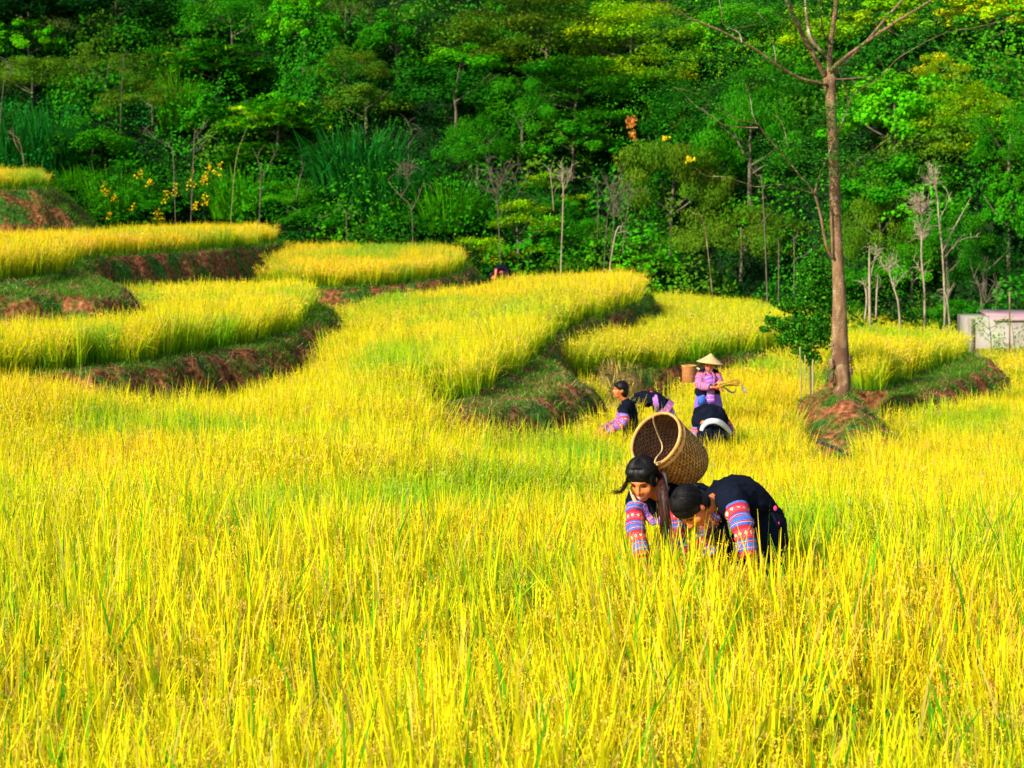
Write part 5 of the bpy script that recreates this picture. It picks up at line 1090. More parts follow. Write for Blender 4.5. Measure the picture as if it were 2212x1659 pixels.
    f.part('jacket', [tb([nk+[.01, .02, 0], (nk+mid)/2+[0, 0, .01], mid, hip], [.095, .16, .145, .155], Rb=[.065, .108, .11, .12], axis=ax), tb([sR*.7+nk*.3, sR, sR*.72+eR*.28], [.085, .078, .064]), tb([sL*.7+nk*.3, sL, sL*.72+eL*.28], [.085, .078, .064]), tb([sR+[.03, -.02, -.02], (sR+sL)/2+[0, -.01, -.06], sL+[-.03, -.02, -.02]], [.07, .08, .07])], BLK, .010, 5)
    sk = [tb([hip+[-.03, -.03, .02], hip+[.0, .0, -.25], (kn[0]+kn[1])/2+[0, 0, -.12]], [.17, .20, .23], Rb=[.13, .17, .19], axis=ax)]; f.part('skirt', sk, BLK, .012, 4)
    for q in (0, 1): sleeve_obj('leg_wrap', [kn[q]+[0, 0, .05], (kn[q]+ft[q])/2, ft[q]+[0, 0, .02]], [.07, .066, .055], EMB, f.root, f.o)
    sleeve_obj('sleeve', [sR*.82+eR*.18, eR, wR*.92+eR*.08], [.062, .056, .045], EMB, f.root, f.o, .10); sleeve_obj('sleeve', [sL*.86+eL*.14, eL, wL*.92+eL*.08], [.063, .058, .046], EMB, f.root, f.o, .10)
    V, Fc, U = tube([nk+[-.055, -.055, .005], nk+[-.075, -.10, -.07], nk+[-.02, -.12, -.15]], [.020]*3, 8, Rb=[.008]*3, axis=(1, 0, .3), resample=14); f.plain('collar', V, Fc, EMBP, U=U)
    V, Fc, U = tube([nk+[.055, -.05, .0], nk+[.055, -.09, -.07], nk+[.0, -.12, -.15]], [.020]*3, 8, Rb=[.008]*3, axis=(1, 0, -.3), resample=14); f.plain('collar', V, Fc, EMBP, U=U)
    # pink embroidered patches on the back
    for a, b_, w_, h_ in [(1443, 1056, .040, .05), (1446, 1030, .06, .02), (1507, 1070, .02, .03)]:
        c = W(a, b_, 9.99 if a < 1500 else 10.3); V, Fc = ellipsoid(c, (w_*.5, .025, h_*.5)); f.plain('embroidered_patch', V, Fc, PINK)

    # basket on her back
    rim_c = W(1417, 950, 9.78); bot_c = W(1484, 999, 10.03); axd = rim_c-bot_c; Lb = np.linalg.norm(axd)
    axd = np.array([-.62, -.60, .51]); axd /= np.linalg.norm(axd); Lb = .37; bot_c = rim_c-axd*Lb
    fr = frame(up=axd, fwd=np.cross(axd, (0, 0, 1))); bk = empty('basket', bot_c); tag(bk, 'large open woven back basket tilted over the smiling young woman', 'basket')
    prof = [(0, .10), (.01, .122), (.04, .138), (.12, .152), (.22, .160), (.31, .165), (.36, .168), (.37, .168)]
    def lathe(prof, n=96, uvk=1.0):
        th = np.linspace(0, 2*math.pi, n+1); V = []; U = []
        for z, r in prof:
            for i, t in enumerate(th): V.append((r*math.cos(t), r*math.sin(t), z)); U.append((i/n, z))
        V = np.array(V); m = len(prof); i = np.arange(m-1)[:, None]*(n+1); j = np.arange(n)[None, :]
        return V, np.stack([i+j, i+j+1, i+n+1+j+1, i+n+1+j], -1).reshape(-1, 4), np.array(U)
    zz = np.linspace(0, .37, 60); rr = np.interp(zz, [p[0] for p in prof], [p[1] for p in prof])
    # real weave relief: strips pass over and under the uprights
    V, Fc, U = lathe(list(zip(zz, rr)), 144); th = np.arctan2(V[:, 1], V[:, 0]); row = np.floor(V[:, 2]/.017); rel = .0035*np.sin(th*28+row*math.pi); nrm = V*[1, 1, 0]; nrm /= np.linalg.norm(nrm, axis=1)[:, None]+1e-9
    V = V+nrm*rel[:, None]; WV = weave_mat('woven_bamboo', (.42, .15, .015), (.78, .38, .06)); WVI = weave_mat('woven_bamboo_inside_shade', (.10, .036, .008), (.21, .085, .02))  # inner weave darkened, painting in the shade within the baskets
    def put(V): return np.asarray(V)@fr[:, [0, 1, 2]].T
    link('wall', mesh_np('wall', put(V), Fc, None, True, U), WV, bk)
    Vi, Fi, Ui = lathe([(z, r-.008) for z, r in zip(zz[2:], rr[2:])], 96); link('lining', mesh_np('lining', put(Vi), Fi[:, ::-1], None, True, Ui), WVI, bk)
    V, Fc = ellipsoid((0, 0, .006), (.122, .122, .008), n=40, m=6); link('bottom', mesh_np('bottom', put(V), Fc, None, True), WV, bk)
    t = np.linspace(0, 6.283, 49)[:-1]; mbr = MB(); P = np.stack([np.cos(t)*.168, np.sin(t)*.168, np.full(48, .37)], 1); T = np.stack([-np.sin(t), np.cos(t), 0*t], 1); ns = 10; an = np.linspace(0, 6.283, ns, endpoint=False); rad = P*[1, 1, 0]/.168
    V = (P[:, None, :]+(rad[:, None, :]*np.cos(an)[None, :, None]*.0085+np.array([0, 0, 1.])*np.sin(an)[None, :, None]*.013)*(1+.12*np.sin(t*12*2)[:, None, None])).reshape(-1, 3)
    i = np.arange(48)[:, None]*ns; i2 = ((np.arange(48)+1) % 48)[:, None]*ns; j = np.arange(ns)[None, :]; k2 = (j+1) % ns; Fr = np.stack([i+j, i2+j, i2+k2, i+k2], -1).reshape(-1, 4)
    RIM = surf_mat('bamboo_rim', [(.3, (.42, .18, .04)), (.7, (.72, .38, .12))], 14, bump=.4); link('rim', mesh_np('rim', put(V), Fr, None, True), RIM, bk)
    V2 = V*[1.0, 1.0, 1]; V2[:, 2] -= .037; V2[:, :2] *= 1.005; rb = mesh_np('rim_band', put(V2), Fr, None, True); link('rim_band', rb, RIM, bk)
    rp = [W(1411, 901, 9.66), W(1413, 915, 9.70), W(1422, 940, 9.78), W(1430, 960, 9.80), W(1429, 975, 9.76), W(1418, 989, 9.66), W(1415, 1000, 9.63), W(1428, 998, 9.66), W(1426, 1010, 9.70), W(1418, 1012, 9.70)]
    V, Fc, U = tube(np.array(rp)-bot_c, [.0045]*len(rp), 7, resample=60); link('rope', mesh_np('rope', V, Fc, None, True), TAN_, bk)
    sp = [W(1424, 1004, 9.78), W(1431, 1022, 9.74), W(1435, 1045, 9.71), W(1437, 1070, 9.72), W(1437, 1092, 9.76)]; V, Fc, U = tube(np.array(sp)-bot_c, [.018]*5, 8, axis=(1, 0, 0), Rb=[.004]*5, resample=24); link('strap', mesh_np('strap', V, Fc, None, True), WST, bk)
    sp = [W(1364, 1056, 9.84), W(1366, 1068, 9.80), W(1371, 1080, 9.77), W(1378, 1092, 9.77)]; V, Fc, U = tube(np.array(sp)-bot_c, [.011]*4, 8, axis=(1, 0, 0), Rb=[.004]*4, resample=18); link('strap', mesh_np('strap', V, Fc, None, True), TAN_, bk)
    sp = [W(1500, 1046, 10.0), W(1492, 1062, 9.98), W(1486, 1074, 9.96)]; V, Fc, U = tube(np.array(sp)-bot_c, [.022]*3, 8, axis=(1, 0, .5), Rb=[.004]*3, resample=12); link('strap', mesh_np('strap', V, Fc, None, True), WST, bk)

    # ---------- the man bending at her side
    f = Fig('person', 'black haired man bending down over the rice in dark jacket, face turned to the ground', W(1650, 1250, 9.85))
    hc = W(1496, 1098, 9.50); R = frame(up=(-.80, -.42, .40), fwd=(-.30, -.30, -.90))
    nk = W(1536, 1092, 9.60); a1 = W(1560, 1078, 9.70); a2 = W(1588, 1070, 9.80); a3 = W(1625, 1082, 9.88); hip = W(1648, 1122, 9.92)
    sN = W(1578, 1086, 9.58); eN = W(1604, 1140, 9.40); wN = W(1618, 1205, 9.34); sF = W(1548, 1112, 9.86); eF = W(1508, 1150, 9.78); wF = W(1542, 1214, 9.62)
    kn = [W(1662, 1225, 9.72), W(1594, 1215, 10.0)]; ft = [W(1672, 1390, 9.85), W(1610, 1390, 10.15)]
    for q in ft: q[2] = f.o[2]+.07
    ay = (0.1, 1, 0)
    body = headpieces(hc, R)+[tb([hc-R[:, 2]*.05-R[:, 1]*.02, nk, a1], [.052, .056, .06]), tb([a1, a2, a3, hip], [.10, .12, .11, .11], Rb=[.06, .08, .08, .08], axis=ay), tb([sN, eN, wN], [.05, .04, .028]), tb([sF, eF, wF], [.05, .04, .028])]
    for q in (0, 1): body.append(tb([hip+[0, -.08 if q == 0 else .08, 0], kn[q], ft[q], ft[q]+[-.13, -.03, -.04]], [.09, .06, .04, .03]))
    body += hand(wN, wN-eN, (-1, .2, 0), curl=1.1)+hand(wF, wF-eF, (-1, -.2, 0), curl=1.1, flip=-1)
    f.part('body', body, SK, .0065, 5); face(f, hc, R, smile=False)
    f.part('hair', haircap(hc, R, 1.05, extra=[((0, .035, .066), (.064, .046, .040)), ((.074, .006, .030), (.010, .028, .034)), ((-.074, .006, .030), (.010, .028, .034))], back=.018, low=.012), HB, .0065, 3)
    strands(f, hc, R, 1.05, HB, f.hair, fringe=.85)
    f.part('jacket', [tb([nk+[.045, .02, .005], a1+[.01, 0, .0], a2, a3, hip, hip+[.025, 0, -.10]], [.085, .155, .175, .165, .165, .17], Rb=[.062, .092, .112, .112, .108, .10], axis=ay), tb([(sN+a2)/2, sN, sN*.62+eN*.38], [.10, .092, .080]), tb([sF*.8+a2*.2, sF, sF*.7+eF*.3], [.085, .078, .062])], BLK, .010, 5)
    f.part('jacket_tail', [tb([hip+[.04, 0, .03], hip+[.08, 0, -.09], hip+[.095, 0, -.23]], [.165, .16, .14], Rb=[.07, .055, .03], axis=ay)], BLK, .010, 4)
    for q in (0, 1): f.part('trouser_leg', [tb([hip+[0, -.07 if q == 0 else .07, -.0], kn[q]*.5+hip*.5+[0, -.04 if q == 0 else .04, 0], kn[q], kn[q]*.4+ft[q]*.6, ft[q]+[0, 0, .05]], [.125, .115, .092, .085, .08])], BLK, .011, 4)
    sleeve_obj('sleeve', [sN*.55+eN*.45+[0, 0, .03], eN, wN*.94+eN*.06], [.070, .062, .052], EMB, f.root, f.o, .02, wr=.2); sleeve_obj('sleeve', [sF*.8+eF*.2, eF*.8+sF*.2, eF, wF*.5+eF*.5, wF*.94+eF*.06], [.056, .058, .058, .053, .046], EMB, f.root, f.o, .08, wr=.2)
    # the blue hem of the sleeve that runs up to a point
    c0 = W(1607, 1083, 9.39); tri = np.array([W(1603, 1080, 9.47), W(1614, 1118, 9.315), W(1578, 1122, 9.37), W(1590, 1108, 9.36)])
    V, Fc, U = tube([W(1534, 1128, 9.56), W(1548, 1113, 9.55)], [.034, .036], 14, axis=(0.6, 0, -.6), Rb=[.03]*2, resample=8); V2, F2, U2 = V, Fc, U; U2 = U2.copy(); U2[:, 1] = U2[:, 1]*2; f.plain('collar', V2, F2, EMB, U=U2)
    for a, b_, r_ in [(1675, 1098, .011), (1681, 1131, .009), (1668, 1166, .008)]:
        V, Fc = ellipsoid(W(a, b_, 9.74), (r_, r_*.9, r_*1.4)); f.plain('pink_motif', V, Fc, PINK)

    # ---------- man standing in the middle, looking left
    f = Fig('person', 'short haired man standing in the rice behind the basket, turned and looking left', W(1352, 1070, 23.6))
    hc = W(1340, 843, 23.6); R = frame(up=(.06, 0, 1), fwd=(-1, -.22, .02)); g = f.o[2]
    nk = W(1350, 864, 23.62); ch = W(1356, 890, 23.64); hip = W(1364, 930, 23.7); hip2 = hip+[0, 0, -.12]
    sN = W(1353, 876, 23.42); eN = W(1345, 914, 23.34); wN = W(1312, 934, 23.26); sF = W(1348, 876, 23.84); eF = W(1334, 912, 23.86); wF = W(1302, 926, 23.7)
    ft = [np.array([hip[0]-.02, hip[1]-.13, g+.07]), np.array([hip[0]+.1, hip[1]+.13, g+.07])]; kn = [(hip2+q)/2+[-.08, (-.06, .06)[i], 0] for i, q in enumerate(ft)]
    body = headpieces(hc, R)+[tb([hc-R[:, 2]*.06, nk, nk+[.02, 0, -.05]], [.052, .052, .06]), tb([nk+[.02, 0, -.03], ch, hip, hip2], [.12, .16, .13, .14], Rb=[.08, .10, .10, .10], axis=(0, 1, 0)), tb([sN, eN, wN], [.05, .04, .027]), tb([sF, eF, wF], [.05, .04, .027])]
    for q in (0, 1): body.append(tb([hip2, kn[q], ft[q], ft[q]+[-.14, 0, -.04]], [.09, .06, .04, .03]))
    body += hand(wN, wN-eN, (0, 0, -1), curl=.9)+hand(wF, wF-eF, (0, 0, -1), curl=.9, flip=-1)
    f.part('body', body, SK, .0085, 4); face(f, hc, R, smile=False)
    f.part('hair', haircap(hc, R, 1.06, extra=[((0, .050, .072), (.056, .036, .024))], back=.020, low=.02), HB, .0085, 3)
    f.part('jacket', [tb([nk+[.02, 0, -.015], nk+[.035, 0, -.07], ch, hip, hip+[.01, 0, -.16]], [.075, .17, .195, .175, .185], Rb=[.06, .105, .13, .125, .125], axis=(0.15, 1, 0)), tb([sN+[.01, .05, .0], sN, sN*.45+eN*.55], [.085, .085, .074]), tb([sF, sF*.6+eF*.4], [.08, .07])], BLK, .012, 4)
    for q in (0, 1): f.part('trouser_leg', [tb([hip2, kn[q], ft[q]], [.11, .09, .075])], BLK, .015, 3)
    sleeve_obj('sleeve', [sN*.48+eN*.52, eN, wN*.95+eN*.05], [.078, .068, .050], EMB2, f.root, f.o, .0); sleeve_obj('sleeve', [sF*.7+eF*.3, eF, wF*.95+eF*.05], [.068, .062, .048], EMB2, f.root, f.o, .05)

    # ---------- woman bending behind him, dark back with purple sash
    f = Fig('person', 'person bending low with dark rounded back and purple sash, right of the standing man', W(1430, 980, 26.0))
    pts = [W(1370, 884, 26.0), W(1378, 866, 26.0), W(1400, 862, 26.0), W(1420, 866, 26.0), W(1440, 888, 26.0)]
    hc = W(1366, 908, 25.85); R = frame(up=(-.7, -.1, -.5), fwd=(-.3, -.2, -.9)); g = f.o[2]; ft = [W(1440, 980, 25.85), W(1448, 980, 26.15)]
    for q in ft: q[2] = g+.06
    sN = W(1380, 880, 25.8); eN = W(1376, 915, 25.7); wN = W(1366, 945, 25.65); sF = W(1380, 880, 26.2); eF = W(1380, 915, 26.3); wF = W(1370, 945, 26.3)
    body = headpieces(hc, R)+[tb([hc, pts[0], pts[1]], [.05, .055, .07]), tb(pts[1:], [.12, .13, .13, .14], Rb=[.08]*4, axis=(0, 1, 0)), tb([sN, eN, wN], [.045, .036, .026]), tb([sF, eF, wF], [.045, .036, .026])]
    for q in (0, 1): body.append(tb([pts[-1], (pts[-1]+ft[q])/2, ft[q], ft[q]+[-.13, 0, -.03]], [.09, .06, .04, .03]))
    body += hand(wN, wN-eN, (-1, 0, 0))+hand(wF, wF-eF, (-1, 0, 0), flip=-1)
    f.part('body', body, SK, .010, 4); f.part('hair', haircap(hc, R, 1.06, low=.02), HB, .010, 3)
    f.part('jacket', [tb(pts, [.09, .16, .18, .18, .20], Rb=[.07, .115, .125, .12, .12], axis=(0, 1, 0)), tb([sN, sN*.5+eN*.5], [.08, .07]), tb([sF, sF*.5+eF*.5], [.08, .07])], BLK, .012, 4)
    f.part('skirt', [tb([pts[-1]+[-.05, 0, .05], pts[-1]+[.03, 0, -.1], W(1446, 940, 26)], [.205, .21, .22], Rb=[.13, .12, .16], axis=(0, 1, 0))], EMBP, .012, 3)
    V, Fc, U = tube([W(1414, 868, 26)+[-.035, 0, -.012], W(1414, 868, 26)+[.045, 0, .0]], [.150]*2, 28, axis=(0, 0, 1), Rb=[.205]*2, cap=False, resample=6); f.plain('sash', V, Fc, EMBP, U=U*[1, 4])
    V, Fc, U = tube([W(1436, 880, 26)+[-.03, 0, .02], W(1438, 883, 26)+[.035, 0, -.02]], [.150]*2, 28, axis=(1, 0, .8), Rb=[.215]*2, cap=False, resample=6); f.plain('waist_band', V, Fc, EMB2, U=U*[1, 3])
    for s_ in (sN, ): sleeve_obj('sleeve', [sN*.5+eN*.5, eN, wN], [.062, .058, .045], EMB2, f.root, f.o)
    V, Fc = ellipsoid(W(1407, 846, 26.0), (.025, .05, .012)); f.plain('red_ribbon', V, Fc, PINK)

    # ---------- woman in the conical hat
    f = Fig('person', 'standing woman in a pale conical hat and striped pink sleeves holding a sickle', W(1530, 980, 27.0))
    hc = W(1531, 790, 26.95); R = frame(up=(.02, -.05, 1), fwd=(.02, -1, -.08)); g = f.o[2]
    nk = W(1531, 803, 27.0); ch = W(1529, 825, 27.0); hip = W(1529, 862, 27.0); sA = W(1515, 807, 26.98); eA = W(1512, 831, 26.88); wA = W(1538, 837, 26.68); sB = W(1547, 808, 27.0); eB = W(1554, 828, 26.92); wB = W(1550, 836, 26.68)
    ft = [np.array([hip[0]-.1, 27, g+.06]), np.array([hip[0]+.12, 27, g+.06])]
    body = headpieces(hc, R, .98)+[tb([hc-[0, 0, .05], nk, nk-[0, 0, .04]], [.046, .045, .055]), tb([nk-[0, 0, .03], ch, hip], [.12, .15, .15], Rb=[.07, .10, .11], axis=(1, 0, 0)), tb([sA, eA, wA], [.045, .038, .026]), tb([sB, eB, wB], [.045, .038, .026])]
    for q in ft: body.append(tb([hip, (hip+q)/2, q, q+[0, -.13, -.03]], [.1, .06, .04, .03]))
    body += hand(wA, (1, -.25, .05), (0, -.3, -1), 1.05, curl=.8)+hand(wB, (.5, -.8, -.1), (-.5, 0, -1), 1.05, curl=.8, flip=-1)
    f.part('body', body, SK, .009, 4); face(f, hc, R, smile=False); f.part('hair', haircap(hc, R, 1.02, low=.01), HB, .009, 3)
    f.part('vest', [tb([nk-[0, 0, .03], nk-[0, 0, .08], ch, W(1528, 842, 27.0), W(1528, 853, 27)], [.10, .155, .185, .20, .205], Rb=[.07, .11, .14, .15, .155], axis=(1, 0, 0)), tb([sA*.6+nk*.4, sA+[-.01, 0, .0]], [.07, .062]), tb([sB*.6+nk*.4, sB+[.01, 0, .0]], [.07, .062])], BLK, .012, 4)
    f.part('skirt', [tb([W(1529, 851, 27), W(1530, 870, 27), W(1530, 905, 27)], [.19, .22, .25], Rb=[.15, .17, .2], axis=(1, 0, 0))], EMBP, .014, 3)
    V, Fc, U = tube([W(1529, 812, 26.84), W(1533, 825, 26.82), W(1535, 845, 26.82), W(1536, 868, 26.78)], [.075, .07, .06, .065], 10, axis=(1, 0, 0), Rb=[.025]*4, resample=20); f.plain('embroidered_front', V, Fc, EMBP, U=U)
    for dx in (-1, 1):
        V, Fc, U = tube([W(1531+dx*7, 803, 26.87), W(1532+dx*11, 815, 26.83), W(1533+dx*8, 834, 26.80)], [.016]*3, 8, axis=(1, 0, 0), Rb=[.012]*3, resample=14); f.plain('lapel', V, Fc, EMB2, U=U*[1, 2])
    V, Fc = box(W(1516, 866, 26.78), (.11, .03, .14)); V = V+rng.normal(0, .006, V.shape); f.plain('side_bag', V, Fc, EMB, smooth=False)
    sleeve_obj('sleeve', [sA*.92+eA*.08, eA, wA*.9+eA*.1], [.080, .078, .055], EMB3, f.root, f.o, 0.02); sleeve_obj('sleeve', [sB*.92+eB*.08, eB, wB*.9+eB*.1], [.076, .072, .055], EMB3, f.root, f.o, .02)
    # hat
    tilt = frame(up=(.13, -.12, 1), fwd=(0, -1, 0)); hr = .212; V, Fc, U = [], [], []; n = 48; rr_ = np.array([.002, .02, .06, .10, .14, .18, .205, .212]); zz_ = np.array([.135, .122, .088, .058, .030, .005, -.010, -.014]); th = np.linspace(0, 6.283, n, endpoint=False)
    V = np.stack([np.outer(rr_, np.cos(th)), np.outer(rr_, np.sin(th)), np.outer(zz_, np.ones(n))], -1).reshape(-1, 3)
    V2 = V*[.99, .99, 1]-[0, 0, .006]; m = len(rr_); i = np.arange(m-1)[:, None]*n; j = np.arange(n)[None, :]; k = (j+1) % n; F1 = np.stack([i+j, i+n+j, i+n+k, i+k], -1).reshape(-1, 4)
    lo = m*n; F2 = F1[:, ::-1]+lo; e = (m-1)*n+np.arange(n); e2 = (m-1)*n+(np.arange(n)+1) % n; F3 = np.stack([e, e+lo, e2+lo, e2], 1)
    V = np.vstack([V, V2])@tilt.T+W(1533.5, 783, 26.95)-f.o+[0, 0, .01]; link('hat', mesh_np('hat', V, np.vstack([F1, F2, F3]), None, True), HATM, f.root)
    V, Fc, U = tube([W(1526, 795, 26.88), W(1527, 803, 26.84), W(1531, 806, 26.83), W(1536, 803, 26.84), W(1538, 795, 26.88)], [.005]*5, 6, resample=20); f.plain('chin_strap', V, Fc, EMBP, U=U)
    # small basket behind her, sickle, rice bunch, plastic strip
    b0 = W(1489, 825, 27.45); bb = empty('basket', b0); tag(bb, 'small orange woven basket on the back of the woman in the conical hat', 'basket')
    zz = np.linspace(0, .26, 20); V, Fc, U = lathe([(0.0, .01)]+[(z, .112+.01*z/.26) for z in zz], 48); row = np.floor(V[:, 2]/.02); th = np.arctan2(V[:, 1], V[:, 0]); V = V*np.stack([1+.02*np.sin(th*20+row*3.14), 1+.02*np.sin(th*20+row*3.14), np.ones(len(V))], 1)
    link('wall', mesh_np('wall', V, Fc, None, True, U), weave_mat('orange_weave', (.40, .13, .02), (.60, .25, .06)), bb); V, Fc, U = lathe([(z, .104+.01*z/.26) for z in zz], 36); link('lining', mesh_np('lining', V, Fc[:, ::-1], None, True, U), WVI, bb)
    V, Fc, U = tube([(-.118*math.cos(t), .118*math.sin(t), .26) for t in np.linspace(0, 6.283, 25)], [.008]*25, 8, cap=False); link('rim', mesh_np('rim', V, Fc, None, True), RIM, bb)
    V, Fc, U = tube([W(1505, 795, 27.3)-b0, W(1513, 800, 27.0)-b0, W(1516, 812, 26.9)-b0], [.014]*3, 8, Rb=[.004]*3, axis=(0, 0, 1), resample=12); link('strap', mesh_np('strap', V, Fc, None, True), WST, bb)
    s0 = W(1562, 836, 26.6); sk = empty('sickle', s0); tag(sk, 'curved dark sickle with green grip held by the woman in the conical hat', 'sickle')
    V, Fc, U = tube(np.array([W(1555, 834, 26.62), W(1566, 838, 26.6)])-s0, [.015, .014], 10, resample=8); link('grip', mesh_np('grip', V, Fc, None, True), GRN, sk)
    V, Fc, U = tube(np.array([W(1566, 838, 26.6), W(1574, 844, 26.6), W(1582, 848, 26.6), W(1588, 845, 26.6), W(1590, 840, 26.6)])-s0, [.010, .015, .014, .010, .003], 8, Rb=[.004]*5, axis=(0, 0, 1), resample=24); link('blade', mesh_np('blade', V, Fc, None, True), KN, sk)
    c = W(1578, 824, 26.6); mb = MB()
    for q in range(120):
        a = W(1552+rng.normal(0, 1.5), 831+rng.normal(0, 3), 26.62+rng.normal(0, .03)); b_ = W(1595+rng.normal(0, 3), 825+rng.normal(0, 4), 26.55+rng.normal(0, .06)); mb.add(*tube([a, (a+b_)/2+[0, 0, .01], b_], [.003, .0035, .002], 4)[:2], GOLD*[.9, .8, 1.6]*rng.uniform(.6, 1.0))
    tag(link('rice_sheaf', mb.mesh('rice_sheaf', False, c), M_weed, None, c), 'bunch of cut rice stalks held level by the woman in the conical hat', 'rice bunch')
    c = W(1605, 840, 26.6); V = np.array([W(1600, 833, 26.6), W(1603, 832, 26.6), W(1613, 847, 26.55), W(1607, 848, 26.6)])-c; V = np.vstack([V, V+[0, .02, 0]])
    tag(link('plastic_strip', mesh_np('plastic_strip', V, [[0, 1, 2, 3], [7, 6, 5, 4], [0, 4, 5, 1], [1, 5, 6, 2], [2, 6, 7, 3], [3, 7, 4, 0]]), WHT, None, c), 'small white plastic strip caught on the rice right of the sickle', 'plastic strip')

    # ---------- person with the white sash, seen from behind
    f = Fig('person', 'person bending away with a dark back and a broad white waist sash', W(1538, 1040, 23.0))
    g = f.o[2]; cx = 1537; D0 = 23.0
    hip = W(1540, 940, D0-.15); mid = W(1536, 908, D0+.05); up = W(1531, 893, D0+.35); nk = W(1530, 905, D0+.55); hc = nk+np.array([0, .12, -.12]); R = frame(up=(0, .6, -.5), fwd=(0, .6, -.8))
    sA = W(1506, 906, D0+.42); eA = W(1502, 930, D0+.40); wA = W(1503, 962, D0+.38); sB = W(1556, 900, D0+.42); eB = W(1572, 918, D0+.35); wB = W(1582, 940, D0+.35)
    ft = [np.array([hip[0]-.13, D0-.05, g+.06]), np.array([hip[0]+.13, D0-.05, g+.06])]
    body = headpieces(hc, R)+[tb([hc, nk, up], [.05, .055, .08]), tb([up, mid, hip], [.17, .16, .15], Rb=[.09, .10, .10], axis=(1, 0, 0)), tb([sA, eA, wA], [.048, .04, .027]), tb([sB, eB, wB], [.048, .04, .027])]
    for q in ft: body.append(tb([hip, (hip+q)/2, q, q+[0, .13, -.03]], [.1, .06, .04, .03]))
    body += hand(wA, wA-eA, (1, 0, 0))+hand(wB, wB-eB, (-1, 0, 0), flip=-1)
    f.part('body', body, SK, .010, 4); f.part('hair', haircap(hc, R, 1.05, low=.01), HB, .010, 3)
    f.part('jacket', [tb([nk+[0, 0, .0], up, mid+[0, .1, 0], mid+[.01, -.02, 0]], [.17, .225, .245, .225], Rb=[.10, .125, .17, .20], axis=(1, 0, 0)), tb([sA+[.05, 0, .02], sA, sA*.3+eA*.7], [.09, .088, .066]), tb([sB+[-.06, 0, .0], sB, sB*.4+eB*.6], [.09, .085, .062])], BLK, .012, 4)
    P = [(1514, 934), (1518, 922), (1526, 913), (1538, 909.5), (1551, 911), (1563, 918), (1572, 927), (1580, 938)]
    V, Fc, U = tube([W(a, b_, D0-.38+((a-1546)/30)**2*.16) for a, b_ in P], [.028, .032, .036, .038, .038, .036, .032, .028], 12, axis=(0, -.3, 1), Rb=[.009]*8, resample=36); f.plain('white_sash', V, Fc, WHT)
    for s_, q in ((-1, ft[0]), (1, ft[1])): f.part('trouser_leg', [tb([hip+[s_*.07, .03, .12], hip+[s_*.08, 0, -.05], (hip+q)/2, q], [.13, .135, .10, .08])], BLK, .014, 3)
    sleeve_obj('sleeve', [sA*.3+eA*.7, eA*.7+wA*.3, wA], [.068, .062, .048], EMB3, f.root, f.o); sleeve_obj('sleeve', [sB*.5+eB*.5, eB, wB], [.066, .060, .048], EMB, f.root, f.o)

    # ---------- far harvester at the edge of the golden terrace
    D0 = 56.0; f = Fig('person', 'distant harvester bent low at the back edge of the golden terrace', W(1082, 640, D0)); g = f.o[2]
    pts = [W(1068, 589, D0), W(1072, 582, D0), W(1082, 578.5, D0), W(1091, 580, D0), W(1098, 588, D0)]; hc = W(1065, 597, D0-.1); R = frame(up=(-.7, 0, -.5), fwd=(-.3, -.2, -.9)); ft = np.array([pts[-1][0], D0, g+.06])
    body = headpieces(hc, R, ears=False)+[tb([hc, pts[0], pts[1]], [.05, .06, .07]), tb(pts, [.08, .12, .13, .13, .12], Rb=[.07, .08, .08, .08, .08], axis=(0, 1, 0)), tb([pts[-1], (pts[-1]+ft)/2+[-.04, 0, 0], ft, ft+[-.13, 0, -.03]], [.1, .07, .05, .03]), tb([pts[1]+[0, -.15, 0], W(1070, 600, D0-.2), W(1066, 612, D0-.2)], [.05, .04, .03])]+hand(W(1066, 612, D0-.2), (0, 0, -1), (-1, 0, 0))
    f.part('body', body, SK, .014, 3); f.part('hair', haircap(hc, R, 1.06), HB, .014, 2)
    f.part('jacket', [tb(pts, [.10, .16, .18, .18, .17], Rb=[.08, .10, .11, .10, .10], axis=(0, 1, 0)), tb([pts[-1], (pts[-1]+ft)/2], [.16, .15])], BLK, .016, 3)
    V, Fc = ellipsoid(W(1083, 588, D0-.16), (.06, .03, .045)); f.plain('red_trim', V, Fc, PINK); V, Fc = ellipsoid(W(1082, 574.5, D0), (.07, .06, .02)); f.plain('pale_cap', V, Fc, WHT)

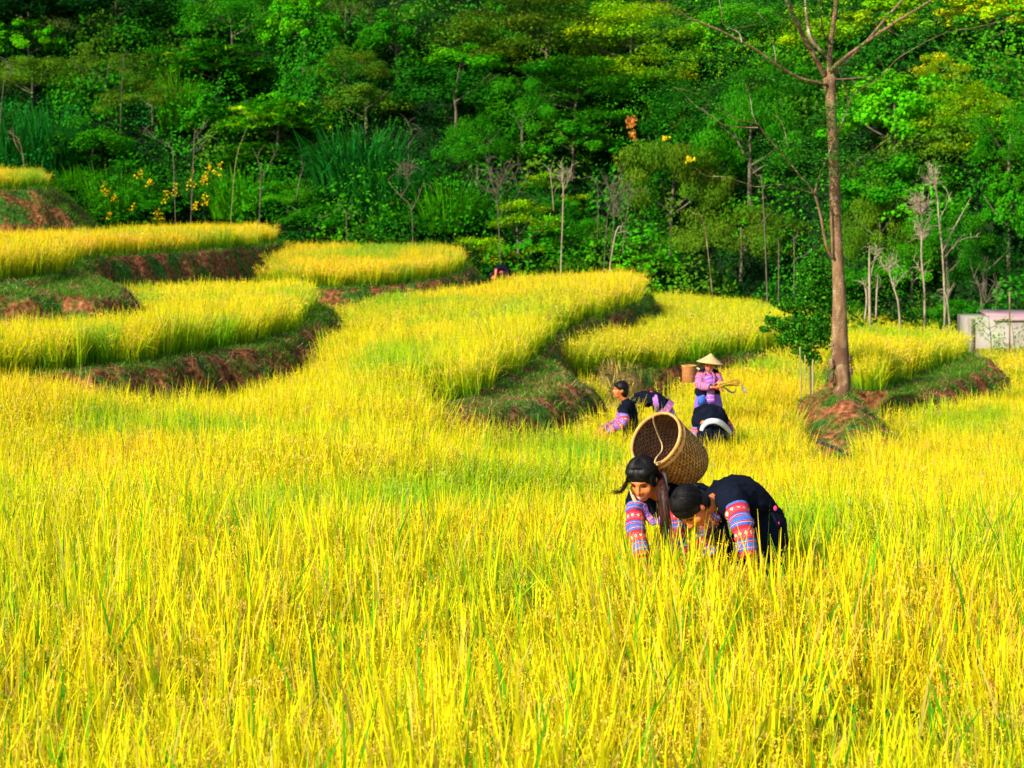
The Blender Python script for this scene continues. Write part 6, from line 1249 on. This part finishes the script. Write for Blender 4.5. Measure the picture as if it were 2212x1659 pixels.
def weave_mat(name, dark, light):
    m, nt, out = newmat(name); uv = N(nt, 'ShaderNodeUVMap').outputs[0]; sp = N(nt, 'ShaderNodeSeparateXYZ'); nt.links.new(uv, sp.inputs[0])
    row = mth(nt, 'DIVIDE', sp.outputs[1], .017); rowf = mth(nt, 'FLOOR', row); fr_ = mth(nt, 'FRACT', row)
    colu = mth(nt, 'MULTIPLY', sp.outputs[0], 28); c = mth(nt, 'FRACT', mth(nt, 'ADD', colu, mth(nt, 'MULTIPLY', rowf, .5)))
    edge = mth(nt, 'MULTIPLY', mth(nt, 'SMOOTH_MIN', mth(nt, 'MULTIPLY', fr_, 5), mth(nt, 'MULTIPLY', mth(nt, 'SUBTRACT', 1, fr_), 5), .2), 1); ce = mth(nt, 'MINIMUM', mth(nt, 'MULTIPLY', c, 6), mth(nt, 'MULTIPLY', mth(nt, 'SUBTRACT', 1, c), 6))
    e = mth(nt, 'MINIMUM', mth(nt, 'MINIMUM', edge, ce), 1.0)
    n = N(nt, 'ShaderNodeTexNoise'); n.inputs['Scale'].default_value = 30; n.inputs['Detail'].default_value = 4; tc = N(nt, 'ShaderNodeTexCoord'); nt.links.new(tc.outputs['Object'], n.inputs[0])
    base = ramp(nt, n.outputs[0], [(.35, dark), (.65, light)]); col = mixc(nt, e, tuple(a*.12 for a in dark), base)
    b = N(nt, 'ShaderNodeBsdfPrincipled'); nt.links.new(col, b.inputs['Base Color']); b.inputs['Roughness'].default_value = .6; bp = N(nt, 'ShaderNodeBump'); bp.inputs['Strength'].default_value = .8; bp.inputs['Distance'].default_value = .004
    nt.links.new(e, bp.inputs['Height']); nt.links.new(bp.outputs[0], b.inputs['Normal']); nt.links.new(b.outputs[0], out.inputs[0]); return m
def hat_mat():
    m, nt, out = newmat('palm_leaf_hat'); tc = N(nt, 'ShaderNodeTexCoord'); w = N(nt, 'ShaderNodeTexNoise'); w.inputs['Scale'].default_value = 30; nt.links.new(tc.outputs['Object'], w.inputs[0])
    b = N(nt, 'ShaderNodeBsdfPrincipled'); nt.links.new(ramp(nt, w.outputs[0], [(.35, (.40, .26, .10)), (.65, (.58, .42, .19))]), b.inputs['Base Color']); b.inputs['Roughness'].default_value = .6
    nt.links.new(b.outputs[0], out.inputs[0]); return m

build_ground(); build_rice(); build_banks(); build_forest(); build_bare(); build_tall_tree(); build_small()
if 'build_people' in globals(): build_people()
